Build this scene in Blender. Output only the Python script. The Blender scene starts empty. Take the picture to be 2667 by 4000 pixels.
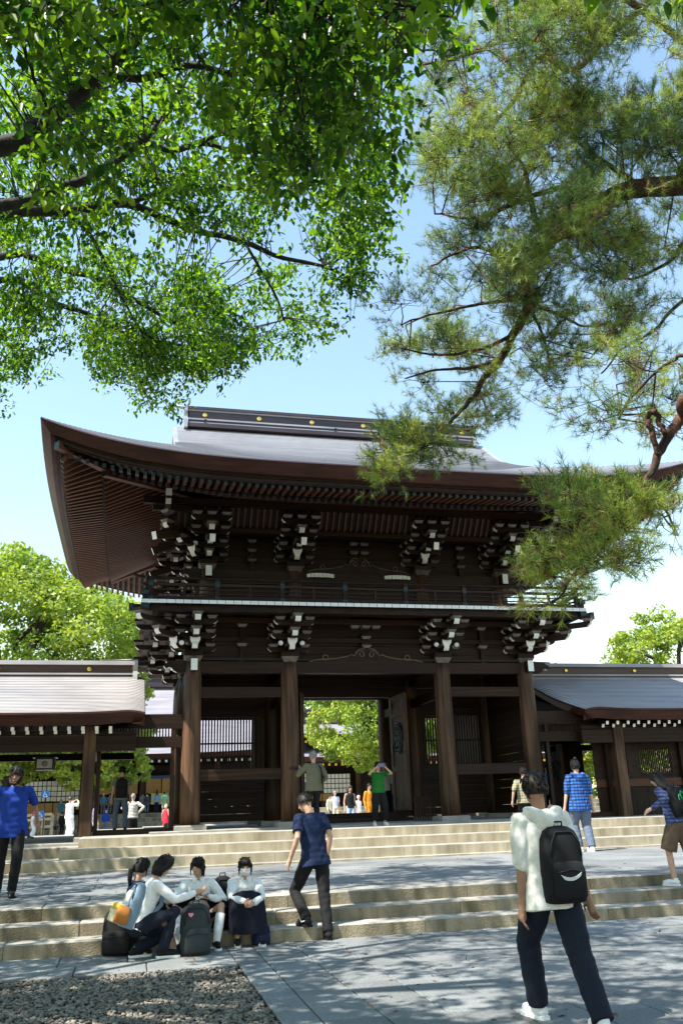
import bpy, math, random
import numpy as np
from mathutils import Vector, Matrix, Euler
random.seed(7); RNG = np.random.default_rng(11)
S = bpy.context.scene
COL = S.collection
rad = math.radians
PI = math.pi

# ------------------------------------------------------------------ camera
CAM_H = 1.55; FPX = 3393.6; IW, IH = 2667.0, 4000.0
def _cam_axes(yaw, pitch, roll):
    f = Vector((math.sin(yaw)*math.cos(pitch), math.cos(yaw)*math.cos(pitch), math.sin(pitch)))
    r = Vector((math.cos(yaw), -math.sin(yaw), 0)); u = r.cross(f)
    return math.cos(roll)*r+math.sin(roll)*u, -math.sin(roll)*r+math.cos(roll)*u, f
CR, CU, CF = _cam_axes(rad(13.668), rad(18.783), rad(-1.8727))
CPOS = Vector((0, 0, CAM_H))
cd = bpy.data.cameras.new('camera'); cam = bpy.data.objects.new('camera', cd); COL.objects.link(cam)
cam.matrix_world = Matrix(((CR.x, CU.x, -CF.x, 0), (CR.y, CU.y, -CF.y, 0), (CR.z, CU.z, -CF.z, CAM_H), (0, 0, 0, 1)))
cd.sensor_fit = 'VERTICAL'; cd.sensor_height = 36.0; cd.lens = FPX*36.0/IH
cd.clip_start = 0.1; cd.clip_end = 3000
S.camera = cam
def ray(px, py):
    return CR*((px-IW/2)/FPX) - CU*((py-IH/2)/FPX) + CF
def at_y(px, py, Y):           # world point seen at a photo pixel, at facade distance Y
    d = ray(px, py); return CPOS + d*(Y/d.y)
def at_d(px, py, dist):        # world point at a distance from the eye
    return CPOS + ray(px, py).normalized()*dist
def at_z(px, py, z):
    d = ray(px, py); return CPOS + d*((z-CAM_H)/d.z)

# ------------------------------------------------------------------ light
SUN_TO = Vector((-0.62, -0.25, 1.0)).normalized()
W_ = bpy.data.worlds.new('World'); S.world = W_; W_.use_nodes = True
nt = W_.node_tree; nt.nodes.clear()
sky = nt.nodes.new('ShaderNodeTexSky'); sky.sky_type = 'NISHITA'; sky.sun_disc = False
sky.sun_elevation = math.asin(SUN_TO.z); sky.sun_rotation = math.atan2(SUN_TO.x, SUN_TO.y)
sky.air_density = 2.0; sky.dust_density = 0.25; sky.ozone_density = 2.6
bg = nt.nodes.new('ShaderNodeBackground'); bg.inputs[1].default_value = 0.12
wo = nt.nodes.new('ShaderNodeOutputWorld')
nt.links.new(sky.outputs[0], bg.inputs[0]); nt.links.new(bg.outputs[0], wo.inputs[0])
sl = bpy.data.lights.new('sun', 'SUN'); sl.energy = 5.0; sl.angle = rad(0.53); sl.color = (1.0, 0.93, 0.82)
sun = bpy.data.objects.new('sun', sl); COL.objects.link(sun)
sun.rotation_euler = SUN_TO.to_track_quat('Z', 'Y').to_euler(); sun.location = (-20, -15, 40)
S.view_settings.view_transform = 'Standard'; S.view_settings.look = 'None'
S.view_settings.exposure = 1.22; S.view_settings.gamma = 1.0; S.view_settings.use_curve_mapping = False
S.render.engine = 'CYCLES'
S.cycles.max_bounces = 8; S.cycles.transparent_max_bounces = 8; S.cycles.transmission_bounces = 6

# ------------------------------------------------------------------ materials
MATS = {}
def _new(name):
    m = bpy.data.materials.new(name); m.use_nodes = True
    n = m.node_tree; n.nodes.clear()
    o = n.nodes.new('ShaderNodeOutputMaterial'); p = n.nodes.new('ShaderNodeBsdfPrincipled')
    n.links.new(p.outputs[0], o.inputs[0]); MATS[name] = m
    return m, n, p, o
def rgb(c): return (c[0], c[1], c[2], 1)
def mat_noise(name, c1, c2, scale=(4, 4, 4), rough=0.6, coord='pos', detail=4, bump=0.0, bscale=None, spec=0.5,
              metal=0.0, rand=0.0, lo=0.35, hi=0.65, c3=None, s3=(0.6, 0.6, 0.6), lo3=0.5, hi3=0.7, sheen=0.0):
    m, n, p, o = _new(name); L = n.links
    if coord == 'pos':
        g = n.nodes.new('ShaderNodeNewGeometry'); src = g.outputs['Position']
    else:
        g = n.nodes.new('ShaderNodeTexCoord'); src = g.outputs['Object']
    oi = n.nodes.new('ShaderNodeObjectInfo')
    def noise(sc, det=detail):
        mp = n.nodes.new('ShaderNodeMapping'); mp.inputs['Scale'].default_value = sc
        L.new(src, mp.inputs[0])
        if coord != 'pos':
            cb = n.nodes.new('ShaderNodeVectorMath'); cb.operation = 'SCALE'
            cb.inputs[0].default_value = (37, 53, 71); L.new(oi.outputs['Random'], cb.inputs['Scale'])
            L.new(cb.outputs[0], mp.inputs['Location'])
        t = n.nodes.new('ShaderNodeTexNoise'); t.inputs['Scale'].default_value = 1.0
        t.inputs['Detail'].default_value = det; L.new(mp.outputs[0], t.inputs['Vector'])
        return t.outputs[0]
    def ramp(v, a, b, ca, cb):
        r = n.nodes.new('ShaderNodeValToRGB'); e = r.color_ramp.elements
        e[0].position = a; e[1].position = b; e[0].color = rgb(ca); e[1].color = rgb(cb); L.new(v, r.inputs[0]); return r.outputs[0]
    v = noise(scale); col = ramp(v, lo, hi, c1, c2)
    if c3:
        v3 = noise(s3, 3); f = ramp(v3, lo3, hi3, (0, 0, 0), (1, 1, 1))
        mx = n.nodes.new('ShaderNodeMix'); mx.data_type = 'RGBA'
        L.new(f, mx.inputs['Factor']); L.new(col, mx.inputs['A']); mx.inputs['B'].default_value = rgb(c3); col = mx.outputs['Result']
    if rand:
        hsv = n.nodes.new('ShaderNodeHueSaturation'); mr = n.nodes.new('ShaderNodeMapRange')
        mr.inputs['To Min'].default_value = 1-rand; mr.inputs['To Max'].default_value = 1+rand
        L.new(oi.outputs['Random'], mr.inputs[0]); L.new(mr.outputs[0], hsv.inputs['Value']); L.new(col, hsv.inputs['Color']); col = hsv.outputs[0]
    L.new(col, p.inputs['Base Color'])
    p.inputs['Roughness'].default_value = rough; p.inputs['Metallic'].default_value = metal
    p.inputs['Specular IOR Level'].default_value = spec
    if sheen: p.inputs['Sheen Weight'].default_value = sheen
    if bump:
        b = n.nodes.new('ShaderNodeBump'); b.inputs['Strength'].default_value = bump; b.inputs['Distance'].default_value = 0.02
        L.new(noise(bscale or tuple(s*4 for s in scale), 3), b.inputs['Height']); L.new(b.outputs[0], p.inputs['Normal'])
    return m
def mat_plain(name, c, rough=0.6, metal=0.0, spec=0.5, emit=0.0):
    m, n, p, o = _new(name)
    p.inputs['Base Color'].default_value = rgb(c); p.inputs['Roughness'].default_value = rough
    p.inputs['Metallic'].default_value = metal; p.inputs['Specular IOR Level'].default_value = spec
    if emit:
        p.inputs['Emission Color'].default_value = rgb(c); p.inputs['Emission Strength'].default_value = emit
    return m
def mat_leaf(name, ca, cb, trans=0.5, rough=0.45, scale=1.2, ccol=None):
    # thin leaf: diffuse/gloss mixed with translucent, colour varied per clump and per leaf
    m, n, p, o = _new(name); L = n.links
    g = n.nodes.new('ShaderNodeNewGeometry')
    t = n.nodes.new('ShaderNodeTexNoise'); t.inputs['Scale'].default_value = scale; t.inputs['Detail'].default_value = 2
    L.new(g.outputs['Position'], t.inputs['Vector'])
    ad = n.nodes.new('ShaderNodeMath'); ad.operation = 'MULTIPLY_ADD'; ad.inputs[1].default_value = 0.35; L.new(g.outputs['Random Per Island'], ad.inputs[0]); 
    sb = n.nodes.new('ShaderNodeMath'); sb.operation = 'SUBTRACT'; sb.inputs[1].default_value = 0.175; L.new(t.outputs[0], sb.inputs[0]); L.new(sb.outputs[0], ad.inputs[2])
    r = n.nodes.new('ShaderNodeValToRGB'); e = r.color_ramp.elements
    e[0].position = 0.38; e[1].position = 0.66; e[0].color = rgb(ca); e[1].color = rgb(cb); L.new(ad.outputs[0], r.inputs[0])
    L.new(r.outputs[0], p.inputs['Base Color']); p.inputs['Roughness'].default_value = rough
    tr = n.nodes.new('ShaderNodeBsdfTranslucent')
    br = n.nodes.new('ShaderNodeMix'); br.data_type = 'RGBA'; br.blend_type = 'MULTIPLY'; br.inputs['Factor'].default_value = 1.0
    L.new(r.outputs[0], br.inputs['A']); br.inputs['B'].default_value = rgb(ccol or (1.9, 1.9, 0.7)); L.new(br.outputs['Result'], tr.inputs[0])
    ms = n.nodes.new('ShaderNodeMixShader'); ms.inputs[0].default_value = trans
    L.new(p.outputs[0], ms.inputs[1]); L.new(tr.outputs[0], ms.inputs[2]); L.new(ms.outputs[0], o.inputs[0])
    return m
M = MATS
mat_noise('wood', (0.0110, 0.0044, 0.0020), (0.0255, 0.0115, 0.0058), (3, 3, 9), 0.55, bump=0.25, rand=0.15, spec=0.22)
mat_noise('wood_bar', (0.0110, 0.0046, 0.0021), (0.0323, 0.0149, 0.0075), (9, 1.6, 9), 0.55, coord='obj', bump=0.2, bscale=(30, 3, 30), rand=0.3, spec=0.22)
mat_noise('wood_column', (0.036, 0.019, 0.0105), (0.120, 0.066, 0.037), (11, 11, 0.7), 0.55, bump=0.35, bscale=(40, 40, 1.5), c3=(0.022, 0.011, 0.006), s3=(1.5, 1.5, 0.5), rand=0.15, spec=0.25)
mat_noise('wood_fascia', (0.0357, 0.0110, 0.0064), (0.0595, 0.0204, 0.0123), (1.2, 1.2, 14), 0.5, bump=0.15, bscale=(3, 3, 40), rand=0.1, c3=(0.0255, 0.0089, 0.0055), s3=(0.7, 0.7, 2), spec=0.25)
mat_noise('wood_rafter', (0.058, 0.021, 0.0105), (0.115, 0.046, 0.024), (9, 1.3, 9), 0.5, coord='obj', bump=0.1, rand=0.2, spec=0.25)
mat_noise('white_paint', (0.80, 0.80, 0.74), (0.87, 0.87, 0.82), (9, 9, 9), 0.6, rand=0.04)
mat_noise('cream_edge', (0.085, 0.07, 0.055), (0.15, 0.13, 0.105), (9, 9, 9), 0.35)  # pale tone painted as the glint on the undercut faces of bearing blocks
mat_noise('verdigris', (0.006, 0.018, 0.022), (0.018, 0.042, 0.048), (14, 14, 14), 0.45, metal=0.3)
mat_noise('copper_roof', (0.2340, 0.2430, 0.2745), (0.3195, 0.3285, 0.3600), (0.8, 6, 6), 0.36, bump=0.05, c3=(0.1890, 0.1980, 0.2295), s3=(0.35, 0.5, 0.5), spec=0.6)
mat_noise('ridge_wood', (0.030, 0.019, 0.026), (0.052, 0.034, 0.042), (0.7, 6, 6), 0.4, bump=0.05)
mat_plain('gold', (0.85, 0.58, 0.16), 0.3, metal=0.9)
mat_plain('dark_metal', (0.02, 0.02, 0.022), 0.4, metal=0.3)
mat_plain('dark_interior', (0.018, 0.012, 0.009), 0.8)
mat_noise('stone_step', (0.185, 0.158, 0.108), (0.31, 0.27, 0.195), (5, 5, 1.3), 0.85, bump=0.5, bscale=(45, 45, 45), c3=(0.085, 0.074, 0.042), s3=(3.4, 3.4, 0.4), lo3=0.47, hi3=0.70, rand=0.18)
mat_noise('stone_step_warm', (0.30, 0.255, 0.175), (0.44, 0.385, 0.28), (5, 5, 1.3), 0.85, bump=0.5, bscale=(45, 45, 45), c3=(0.17, 0.14, 0.085), s3=(2.4, 2.4, 0.4), lo3=0.52, hi3=0.76, rand=0.12)  # sunlight put into the colour: paler, warmer step stone for the upper flight
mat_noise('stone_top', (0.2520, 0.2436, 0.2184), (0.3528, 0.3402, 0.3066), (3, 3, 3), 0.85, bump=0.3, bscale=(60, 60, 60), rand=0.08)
mat_noise('paver', (0.150, 0.164, 0.172), (0.235, 0.250, 0.258), (38, 38, 38), 0.75, bump=0.5, bscale=(70, 70, 70), c3=(0.125, 0.135, 0.138), s3=(1.3, 1.3, 1.3), lo3=0.42, hi3=0.75, rand=0.18)
mat_noise('joint_sand', (0.03, 0.028, 0.023), (0.055, 0.05, 0.042), (20, 20, 20), 0.95)
mat_noise('courtyard_stone', (0.3200, 0.3120, 0.2880), (0.4000, 0.3840, 0.3600), (2, 2, 2), 0.85)
mat_noise('pebble', (0.055, 0.048, 0.040), (0.34, 0.31, 0.27), (13, 13, 13), 0.85, lo=0.3, hi=0.75, c3=(0.09, 0.08, 0.065), s3=(1.2, 1.2, 1.2), lo3=0.5, hi3=0.7)
mat_noise('bark', (0.020, 0.016, 0.013), (0.055, 0.045, 0.036), (7, 7, 7), 0.9, bump=0.8, bscale=(22, 22, 9))
mat_noise('pine_bark', (0.055, 0.024, 0.016), (0.145, 0.066, 0.042), (11, 11, 11), 0.9, bump=1.0, bscale=(22, 22, 14), c3=(0.030, 0.021, 0.018), s3=(5, 5, 5), lo3=0.42, hi3=0.6)
mat_leaf('camphor_leaf', (0.020, 0.072, 0.010), (0.165, 0.275, 0.022), 0.47, 0.34, 1.3, (2.0, 2.1, 0.55))
mat_leaf('camphor_far_leaf', (0.1445, 0.2380, 0.0298), (0.3230, 0.3910, 0.0638), 0.40, 0.5, 0.45, (1.6, 1.6, 0.6))
mat_leaf('dark_far_leaf', (0.07, 0.15, 0.02), (0.17, 0.26, 0.045), 0.3, 0.5, 0.3)
mat_leaf('pine_needle', (0.055, 0.140, 0.055), (0.36, 0.41, 0.090), 0.40, 0.4, 0.9, (1.6, 1.7, 0.75))
mat_noise('pine_dry', (0.20, 0.11, 0.045), (0.34, 0.21, 0.10), (20, 20, 20), 0.8)

# ------------------------------------------------------------------ mesh helpers
WL = {}                                    # world location of unrotated objects
class MB:
    def __init__(s): s.v = []; s.f = []; s.m = []; s.sm = []
    def add(s, vs, fs, mi=0, smooth=False):
        b = len(s.v); s.v += [tuple(p) for p in vs]
        for k, f in enumerate(fs):
            s.f.append(tuple(b+i for i in f)); s.m.append(mi[k] if isinstance(mi, (list, tuple)) else mi); s.sm.append(smooth)
    def box(s, x0, x1, y0, y1, z0, z1, mi=0):
        vs = [(x0,y0,z0),(x1,y0,z0),(x1,y1,z0),(x0,y1,z0),(x0,y0,z1),(x1,y0,z1),(x1,y1,z1),(x0,y1,z1)]
        s.add(vs, [(0,3,2,1),(4,5,6,7),(0,1,5,4),(1,2,6,5),(2,3,7,6),(3,0,4,7)], mi)
    def cbox(s, x0, x1, y0, y1, z0, z1, c=0.01, mi=0, top=None):
        # box with chamfered top edges
        vs = [(x0,y0,z0),(x1,y0,z0),(x1,y1,z0),(x0,y1,z0),(x0,y0,z1-c),(x1,y0,z1-c),(x1,y1,z1-c),(x0,y1,z1-c),
              (x0+c,y0+c,z1),(x1-c,y0+c,z1),(x1-c,y1-c,z1),(x0+c,y1-c,z1)]
        t = mi if top is None else top
        s.add(vs, [(0,1,5,4),(1,2,6,5),(2,3,7,6),(3,0,4,7),(4,5,9,8),(5,6,10,9),(6,7,11,10),(7,4,8,11),(8,9,10,11)], [mi]*4+[t]*5)
    def prism(s, prof, a, b, fn, mi=0, side_mi=None, cap=True, smooth=False):
        # prof: 2D points; fn(u, v, w) -> 3D; extruded from w=a to w=b
        n = len(prof); vs = [fn(u, v, a) for u, v in prof]+[fn(u, v, b) for u, v in prof]
        fs = [(i, (i+1) % n, n+(i+1) % n, n+i) for i in range(n)]; ms = [side_mi[i] if side_mi else mi for i in range(n)]
        if cap: fs += [tuple(range(n-1, -1, -1)), tuple(range(n, 2*n))]; ms += [mi, mi]
        s.add(vs, fs, ms, smooth)
    def tube(s, pts, rads, n=8, mi=0, cap=True, flat=None):
        pts = [Vector(p) for p in pts]; k = len(pts); rings = []; ref = None
        if not hasattr(rads, '__len__'): rads = [rads]*k
        vs = []
        for i, p in enumerate(pts):
            d = (pts[min(i+1, k-1)]-pts[max(i-1, 0)])
            d = d.normalized() if d.length > 1e-9 else Vector((0, 0, 1))
            if ref is None: ref = Vector((0, 0, 1)) if abs(d.z) < 0.9 else Vector((1, 0, 0))
            a = d.cross(ref)
            if a.length < 1e-6: a = d.cross(Vector((0, 1, 0)))
            a.normalize(); b = a.cross(d); ref = b
            r = rads[i]; ra, rb = (r if isinstance(r, tuple) else (r, r))
            for j in range(n):
                t = 2*PI*j/n; vs.append(p+a*(math.cos(t)*ra)+b*(math.sin(t)*rb))
        fs = [(i*n+j, i*n+(j+1) % n, (i+1)*n+(j+1) % n, (i+1)*n+j) for i in range(k-1) for j in range(n)]
        if cap: fs += [tuple(range(n-1, -1, -1)), tuple(range((k-1)*n, k*n))]
        s.add(vs, fs, mi, True)
    def lathe(s, prof, c=(0, 0, 0), n=16, mi=0, axis='z'):
        vs = []; k = len(prof)
        for r, h in prof:
            for j in range(n):
                t = 2*PI*j/n; a, b = r*math.cos(t), r*math.sin(t)
                vs.append({'z': (c[0]+a, c[1]+b, c[2]+h), 'y': (c[0]+a, c[1]+h, c[2]-b), 'x': (c[0]+h, c[1]+a, c[2]+b)}[axis])
        fs = [(i*n+j, i*n+(j+1) % n, (i+1)*n+(j+1) % n, (i+1)*n+j) for i in range(k-1) for j in range(n)]
        fs += [tuple(range(n-1, -1, -1)), tuple(range((k-1)*n, k*n))]
        s.add(vs, fs, mi, True)
    def grid(s, rows, mi=0, smooth=True, flip=False):
        n = len(rows[0]); vs = [p for r in rows for p in r]
        fs = [(i*n+j, i*n+j+1, (i+1)*n+j+1, (i+1)*n+j) for i in range(len(rows)-1) for j in range(n-1)]
        if flip: fs = [f[::-1] for f in fs]
        s.add(vs, fs, mi, smooth)
    def ball(s, c, r, n=12, k=8, mi=0, rot=None):
        rx, ry, rz = (r, r, r) if not hasattr(r, '__len__') else r
        vs = []
        for i in range(k+1):
            ph = -PI/2+PI*i/k
            for j in range(n):
                t = 2*PI*j/n; v = Vector((rx*math.cos(ph)*math.cos(t), ry*math.cos(ph)*math.sin(t), rz*math.sin(ph)))
                if rot is not None: v = rot @ v
                vs.append(Vector(c)+v)
        fs = [(i*n+j, i*n+(j+1) % n, (i+1)*n+(j+1) % n, (i+1)*n+j) for i in range(k) for j in range(n)]
        s.add(vs, fs, mi, True)
    def mesh(s, name, mats):
        me = bpy.data.meshes.new(name); me.from_pydata(s.v, [], s.f)
        for m in mats: me.materials.append(M[m] if isinstance(m, str) else m)
        me.polygons.foreach_set('material_index', s.m); me.polygons.foreach_set('use_smooth', s.sm); me.update()
        return me
def put(name, me, parent=None, loc=(0, 0, 0), rot=None, scale=None):
    """link an object; loc is in world (or the frame of an unrotated parent chain)"""
    o = bpy.data.objects.new(name, me); COL.objects.link(o); loc = Vector(loc)
    if parent is not None:
        o.parent = parent; o.location = loc-WL[parent.name]
    else: o.location = loc
    WL[o.name] = loc
    if rot is not None: o.rotation_euler = rot
    if scale is not None: o.scale = scale
    return o
def part(name, mb, mats, parent=None, loc=None):
    """mesh in world coordinates, its origin moved to loc"""
    loc = Vector(loc) if loc is not None else (WL[parent.name] if parent is not None else Vector((0, 0, 0)))
    if loc.length: mb.v = [(x-loc.x, y-loc.y, z-loc.z) for x, y, z in mb.v]
    if isinstance(mats, str): mats = [mats]
    return put(name, mb.mesh(name, mats), parent, loc)
def tag(o, label, cat, group=None):
    o['label'] = label; o['category'] = cat
    if group: o['group'] = group
    return o
def struct(o): o['kind'] = 'structure'; return o
def stuff(o): o['kind'] = 'stuff'; return o
def thing(name, label, cat, loc, group=None):
    o = put(name, None, None, loc); o.empty_display_size = 0.2
    return tag(o, label, cat, group)
_UNIT = {}
def unit_bar(mats):
    k = tuple(mats)
    if k not in _UNIT:
        b = MB(); b.box(-.5, .5, 0, 1, -.5, .5); b.m = [0, 0, 0, 0, 1, 0] if len(mats) == 2 else [0]*6
        if len(mats) == 3: b.m = [0, 0, 2, 0, 1, 0]
        _UNIT[k] = b.mesh('bar', mats)
    return _UNIT[k]
def bar(name, p0, p1, w, h, mats, parent):
    p0 = Vector(p0); p1 = Vector(p1); d = p1-p0; L = d.length; y = d/L
    x = y.cross(Vector((0, 0, 1)))
    x = Vector((1, 0, 0)) if x.length < 1e-4 else x.normalized()
    z = x.cross(y)
    R = Matrix((x, y, z)).transposed()
    mats = [mats] if isinstance(mats, str) else mats
    return put(name, unit_bar(mats), parent, p0, R.to_euler(), (w, L, h))
def fast_mesh(name, V, F, mat, smooth=False, uv=None):
    """numpy mesh: V (n,3), F (m,k)"""
    me = bpy.data.meshes.new(name); k = F.shape[1]
    me.vertices.add(len(V)); me.vertices.foreach_set('co', np.ascontiguousarray(V, dtype=np.float32).ravel())
    me.loops.add(F.size); me.loops.foreach_set('vertex_index', np.ascontiguousarray(F, dtype=np.int32).ravel())
    me.polygons.add(len(F)); me.polygons.foreach_set('loop_start', np.arange(0, F.size, k, dtype=np.int32))
    me.polygons.foreach_set('loop_total', np.full(len(F), k, dtype=np.int32))
    if smooth: me.polygons.foreach_set('use_smooth', np.ones(len(F), dtype=bool))
    for m in (mat if isinstance(mat, (list, tuple)) else [mat]): me.materials.append(M[m])
    me.update(calc_edges=True); return me

# ================================================================== SETTING
# ground sheet to the horizon
b = MB(); b.grid([[(x, y, -0.05) for x in (-600, -60, 0, 60, 600)] for y in (-300, -20, 11.7, 60, 1500)], smooth=False, flip=False)
ground = struct(part('ground', b, 'joint_sand'))
# paved approach: long columns of granite slabs, 0.5 m wide, joints staggered
pav = MB(); pav.box(1.22, 20.5, -4, 11.76, -0.30, -0.018); pavement = struct(part('pavement', pav, 'joint_sand'))
def slab(name, x0, x1, y0, y1, z, parent, mats=('paver',), g=0.006, t=0.05, c=0.006):
    b = MB(); dz = random.uniform(-.002, .002)
    b.cbox(x0+g, x1-g, y0+g, y1-g, z-t, z+dz, c); return part(name, b, list(mats), parent, ((x0+x1)/2, (y0+y1)/2, z))
xs = [1.22, 1.53]+[2.02+0.505*i for i in range(0, 36)]
for i in range(len(xs)-1):
    y = -1.0+random.uniform(0, 1.0); rows = []
    if xs[i] > 9.5: y = 5.5+random.uniform(0, .8)
    while y < 11.60:
        L = random.choice((0.8, 1.0, 1.25, 1.5)) if i else random.choice((1.0, 1.4, 1.9))
        y2 = min(y+L, 11.75)
        if 11.75-y2 < 0.35: y2 = 11.75
        if y2 > 4.0: slab('paving_slab', xs[i], xs[i+1], y, y2, 0.0, pavement)
        y = y2
# border of slabs between the gravel and the lowest step
bp = MB(); bp.box(-14, 1.22, 10.33, 11.76, -0.30, -0.018); border = struct(part('border_pavement', bp, 'joint_sand'))
for (y0, y1) in ((10.33, 10.98), (10.98, 11.75)):
    x = 1.22
    while x > -9:
        w = random.choice((0.75, 0.95, 1.15)); slab('paving_slab', x-w, x, y0, y1, 0.0, border); x -= w
# gravel bed: pebbles as one mass
gb = MB(); gb.grid([[(x, y, -0.045) for x in (-14, 1.2)] for y in (-6, 10.3)], smooth=False); gravel_bed = struct(part('gravel_bed', gb, 'joint_sand'))
def ico():
    t = (1+5**.5)/2; v = np.array([(-1,t,0),(1,t,0),(-1,-t,0),(1,-t,0),(0,-1,t),(0,1,t),(0,-1,-t),(0,1,-t),(t,0,-1),(t,0,1),(-t,0,-1),(-t,0,1)])/math.sqrt(1+t*t)
    f = np.array([(0,11,5),(0,5,1),(0,1,7),(0,7,10),(0,10,11),(1,5,9),(5,11,4),(11,10,2),(10,7,6),(7,1,8),(3,9,4),(3,4,2),(3,2,6),(3,6,8),(3,8,9),(4,9,5),(2,4,11),(6,2,10),(8,6,7),(9,8,1)])
    return v, f
iv, if_ = ico()
def pebbles(n, x0, x1, y0, y1, smin, smax, z):
    P = np.stack([RNG.uniform(x0, x1, n), RNG.uniform(y0, y1, n), z+RNG.uniform(-.012, .018, n)], 1)
    s = RNG.uniform(smin, smax, n)[:, None]*np.stack([RNG.uniform(.8, 1.3, n), RNG.uniform(.7, 1.1, n), RNG.uniform(.4, .7, n)], 1)
    a = RNG.uniform(0, 2*PI, n); ca, sa = np.cos(a), np.sin(a)
    jit = 1+RNG.uniform(-.18, .18, (n, 12))
    V = iv[None]*jit[..., None]*s[:, None, :]
    tl = RNG.uniform(-.5, .5, n)[:, None]
    V[..., 2] += V[..., 0]*tl
    X = V[..., 0]*ca[:, None]-V[..., 1]*sa[:, None]; Y = V[..., 0]*sa[:, None]+V[..., 1]*ca[:, None]
    V = np.stack([X, Y, V[..., 2]], -1)+P[:, None]
    F = (if_[None]+12*np.arange(n)[:, None, None]).reshape(-1, 3)
    return V.reshape(-1, 3), F
V1, F1 = pebbles(21000, -3.4, 1.20, 6.6, 10.32, 0.010, 0.027, -0.022)
gravel = put('gravel', fast_mesh('gravel', V1, F1, 'pebble'), None); stuff(gravel); tag(gravel, 'grey and tan gravel bed between the paving slabs', 'gravel')

# steps: three low steps up to a terrace, three more up to the gate podium
def stair(name, risers, xl, xr, zs, lens, back, face='stone_step'):
    """risers: list of (yfront, ztop, xl, xr)"""
    core = MB(); prev = None
    for k, (yf, z1, a, bb) in enumerate(risers):
        z0 = zs if k == 0 else risers[k-1][1]
        yb = risers[k+1][0] if k+1 < len(risers) else back
        core.box(a+.05, bb-.05, yf+.3, yb+.35 if k+1 < len(risers) else back, z0-.3, z1-.06)
    o = struct(part(name, core, 'joint_sand'))
    for k, (yf, z1, a, bb) in enumerate(risers):
        z0 = zs if k == 0 else risers[k-1][1]
        yb = (risers[k+1][0]+.06) if k+1 < len(risers) else yf+.62
        x = a
        while x < bb-.01:
            L = random.uniform(*lens); x2 = min(x+L, bb)
            if bb-x2 < .5: x2 = bb
            b = MB(); j = random.uniform(-.004, .004)
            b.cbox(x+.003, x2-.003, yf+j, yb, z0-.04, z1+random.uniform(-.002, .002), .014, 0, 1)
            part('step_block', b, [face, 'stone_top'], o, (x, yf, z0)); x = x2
    return o
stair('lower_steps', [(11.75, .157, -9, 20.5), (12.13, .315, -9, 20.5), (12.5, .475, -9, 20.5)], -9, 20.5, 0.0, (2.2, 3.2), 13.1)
# terrace slabs
tb = MB(); tb.box(-30, 45, 13.05, 19.45, -.3, .452); terrace = struct(part('terrace', tb, 'joint_sand'))
y = 13.12
ri = 0
while y < 19.3:
    d = 0.9 if y+.9 < 18.9 else 19.40-y
    x = -9-(ri % 2)*.6
    while x < 21:
        w = 1.22; slab('paving_slab', x, x+w, y, y+d, .475, terrace, g=.005); x += w
    y += d; ri += 1
gates_x0, gates_x1 = -0.98, 14.2
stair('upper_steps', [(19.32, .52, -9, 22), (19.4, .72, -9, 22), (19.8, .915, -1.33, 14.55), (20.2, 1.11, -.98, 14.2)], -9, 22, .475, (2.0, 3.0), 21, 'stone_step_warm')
stair('side_steps', [(20.75, .93, -9, -.9)], -9, -.9, .72, (2.0, 3.0), 22)
stair('far_side_steps', [(20.75, .93, 14.1, 26)], 14.1, 26, .72, (2.0, 3.0), 22)
fl = MB(); fl.box(-.98, 14.2, 20.75, 32.2, .3, 1.106); fl.cbox(.5, 11.4, 21.55, 32.0, 1.0, 1.152, .01); podium = struct(part('gate_podium', fl, 'stone_top'))
fl = MB(); fl.box(-30, -.985, 21.3, 31.7, .3, .925); fl.cbox(-30, -.985, 21.6, 31.6, .9, .986, .01); fl.box(-9, -.985, 20.0, 21.4, .2, .712); fl.box(14.205, 45, 21.3, 31.7, .3, .925); fl.cbox(14.205, 45, 21.6, 31.6, .9, .986, .01); fl.box(14.205, 26, 20, 21.4, .2, .712)
cor_floor = struct(part('corridor_floor', fl, 'stone_top'))
# courtyard behind
cy = MB(); cy.grid([[(x, y, .62) for x in (-90, -20, 20, 120)] for y in (31.65, 50, 70, 140)], smooth=False); courtyard = struct(part('courtyard', cy, 'courtyard_stone'))

# ================================================================== THE GATE
GX = [1.6, 4.33, 8.95, 11.62]; GY = [24.8, 28.0, 31.2]; GC = 6.61
gate = thing('shrine_gate', 'two storey dark timber shrine gate with sweeping roof at the top of the steps', 'gate', (GC, 28, 1.11))
# ---- columns
cm = MB(); cm.lathe([(.275, 0), (.27, .6), (.26, 2.2), (.235, 4.0), (.22, 4.3)], n=24); cme = cm.mesh('column', ['wood_column'])
bs = MB(); bs.cbox(-.42, .42, -.42, .42, 0, .13, .03); bse = bs.mesh('base_stone', ['stone_top'])
for y in GY:
    for x in GX:
        c = put('column', cme, gate, (x, y, 1.24)); put('base_stone', bse, c, (x, y, 1.108))
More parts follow.
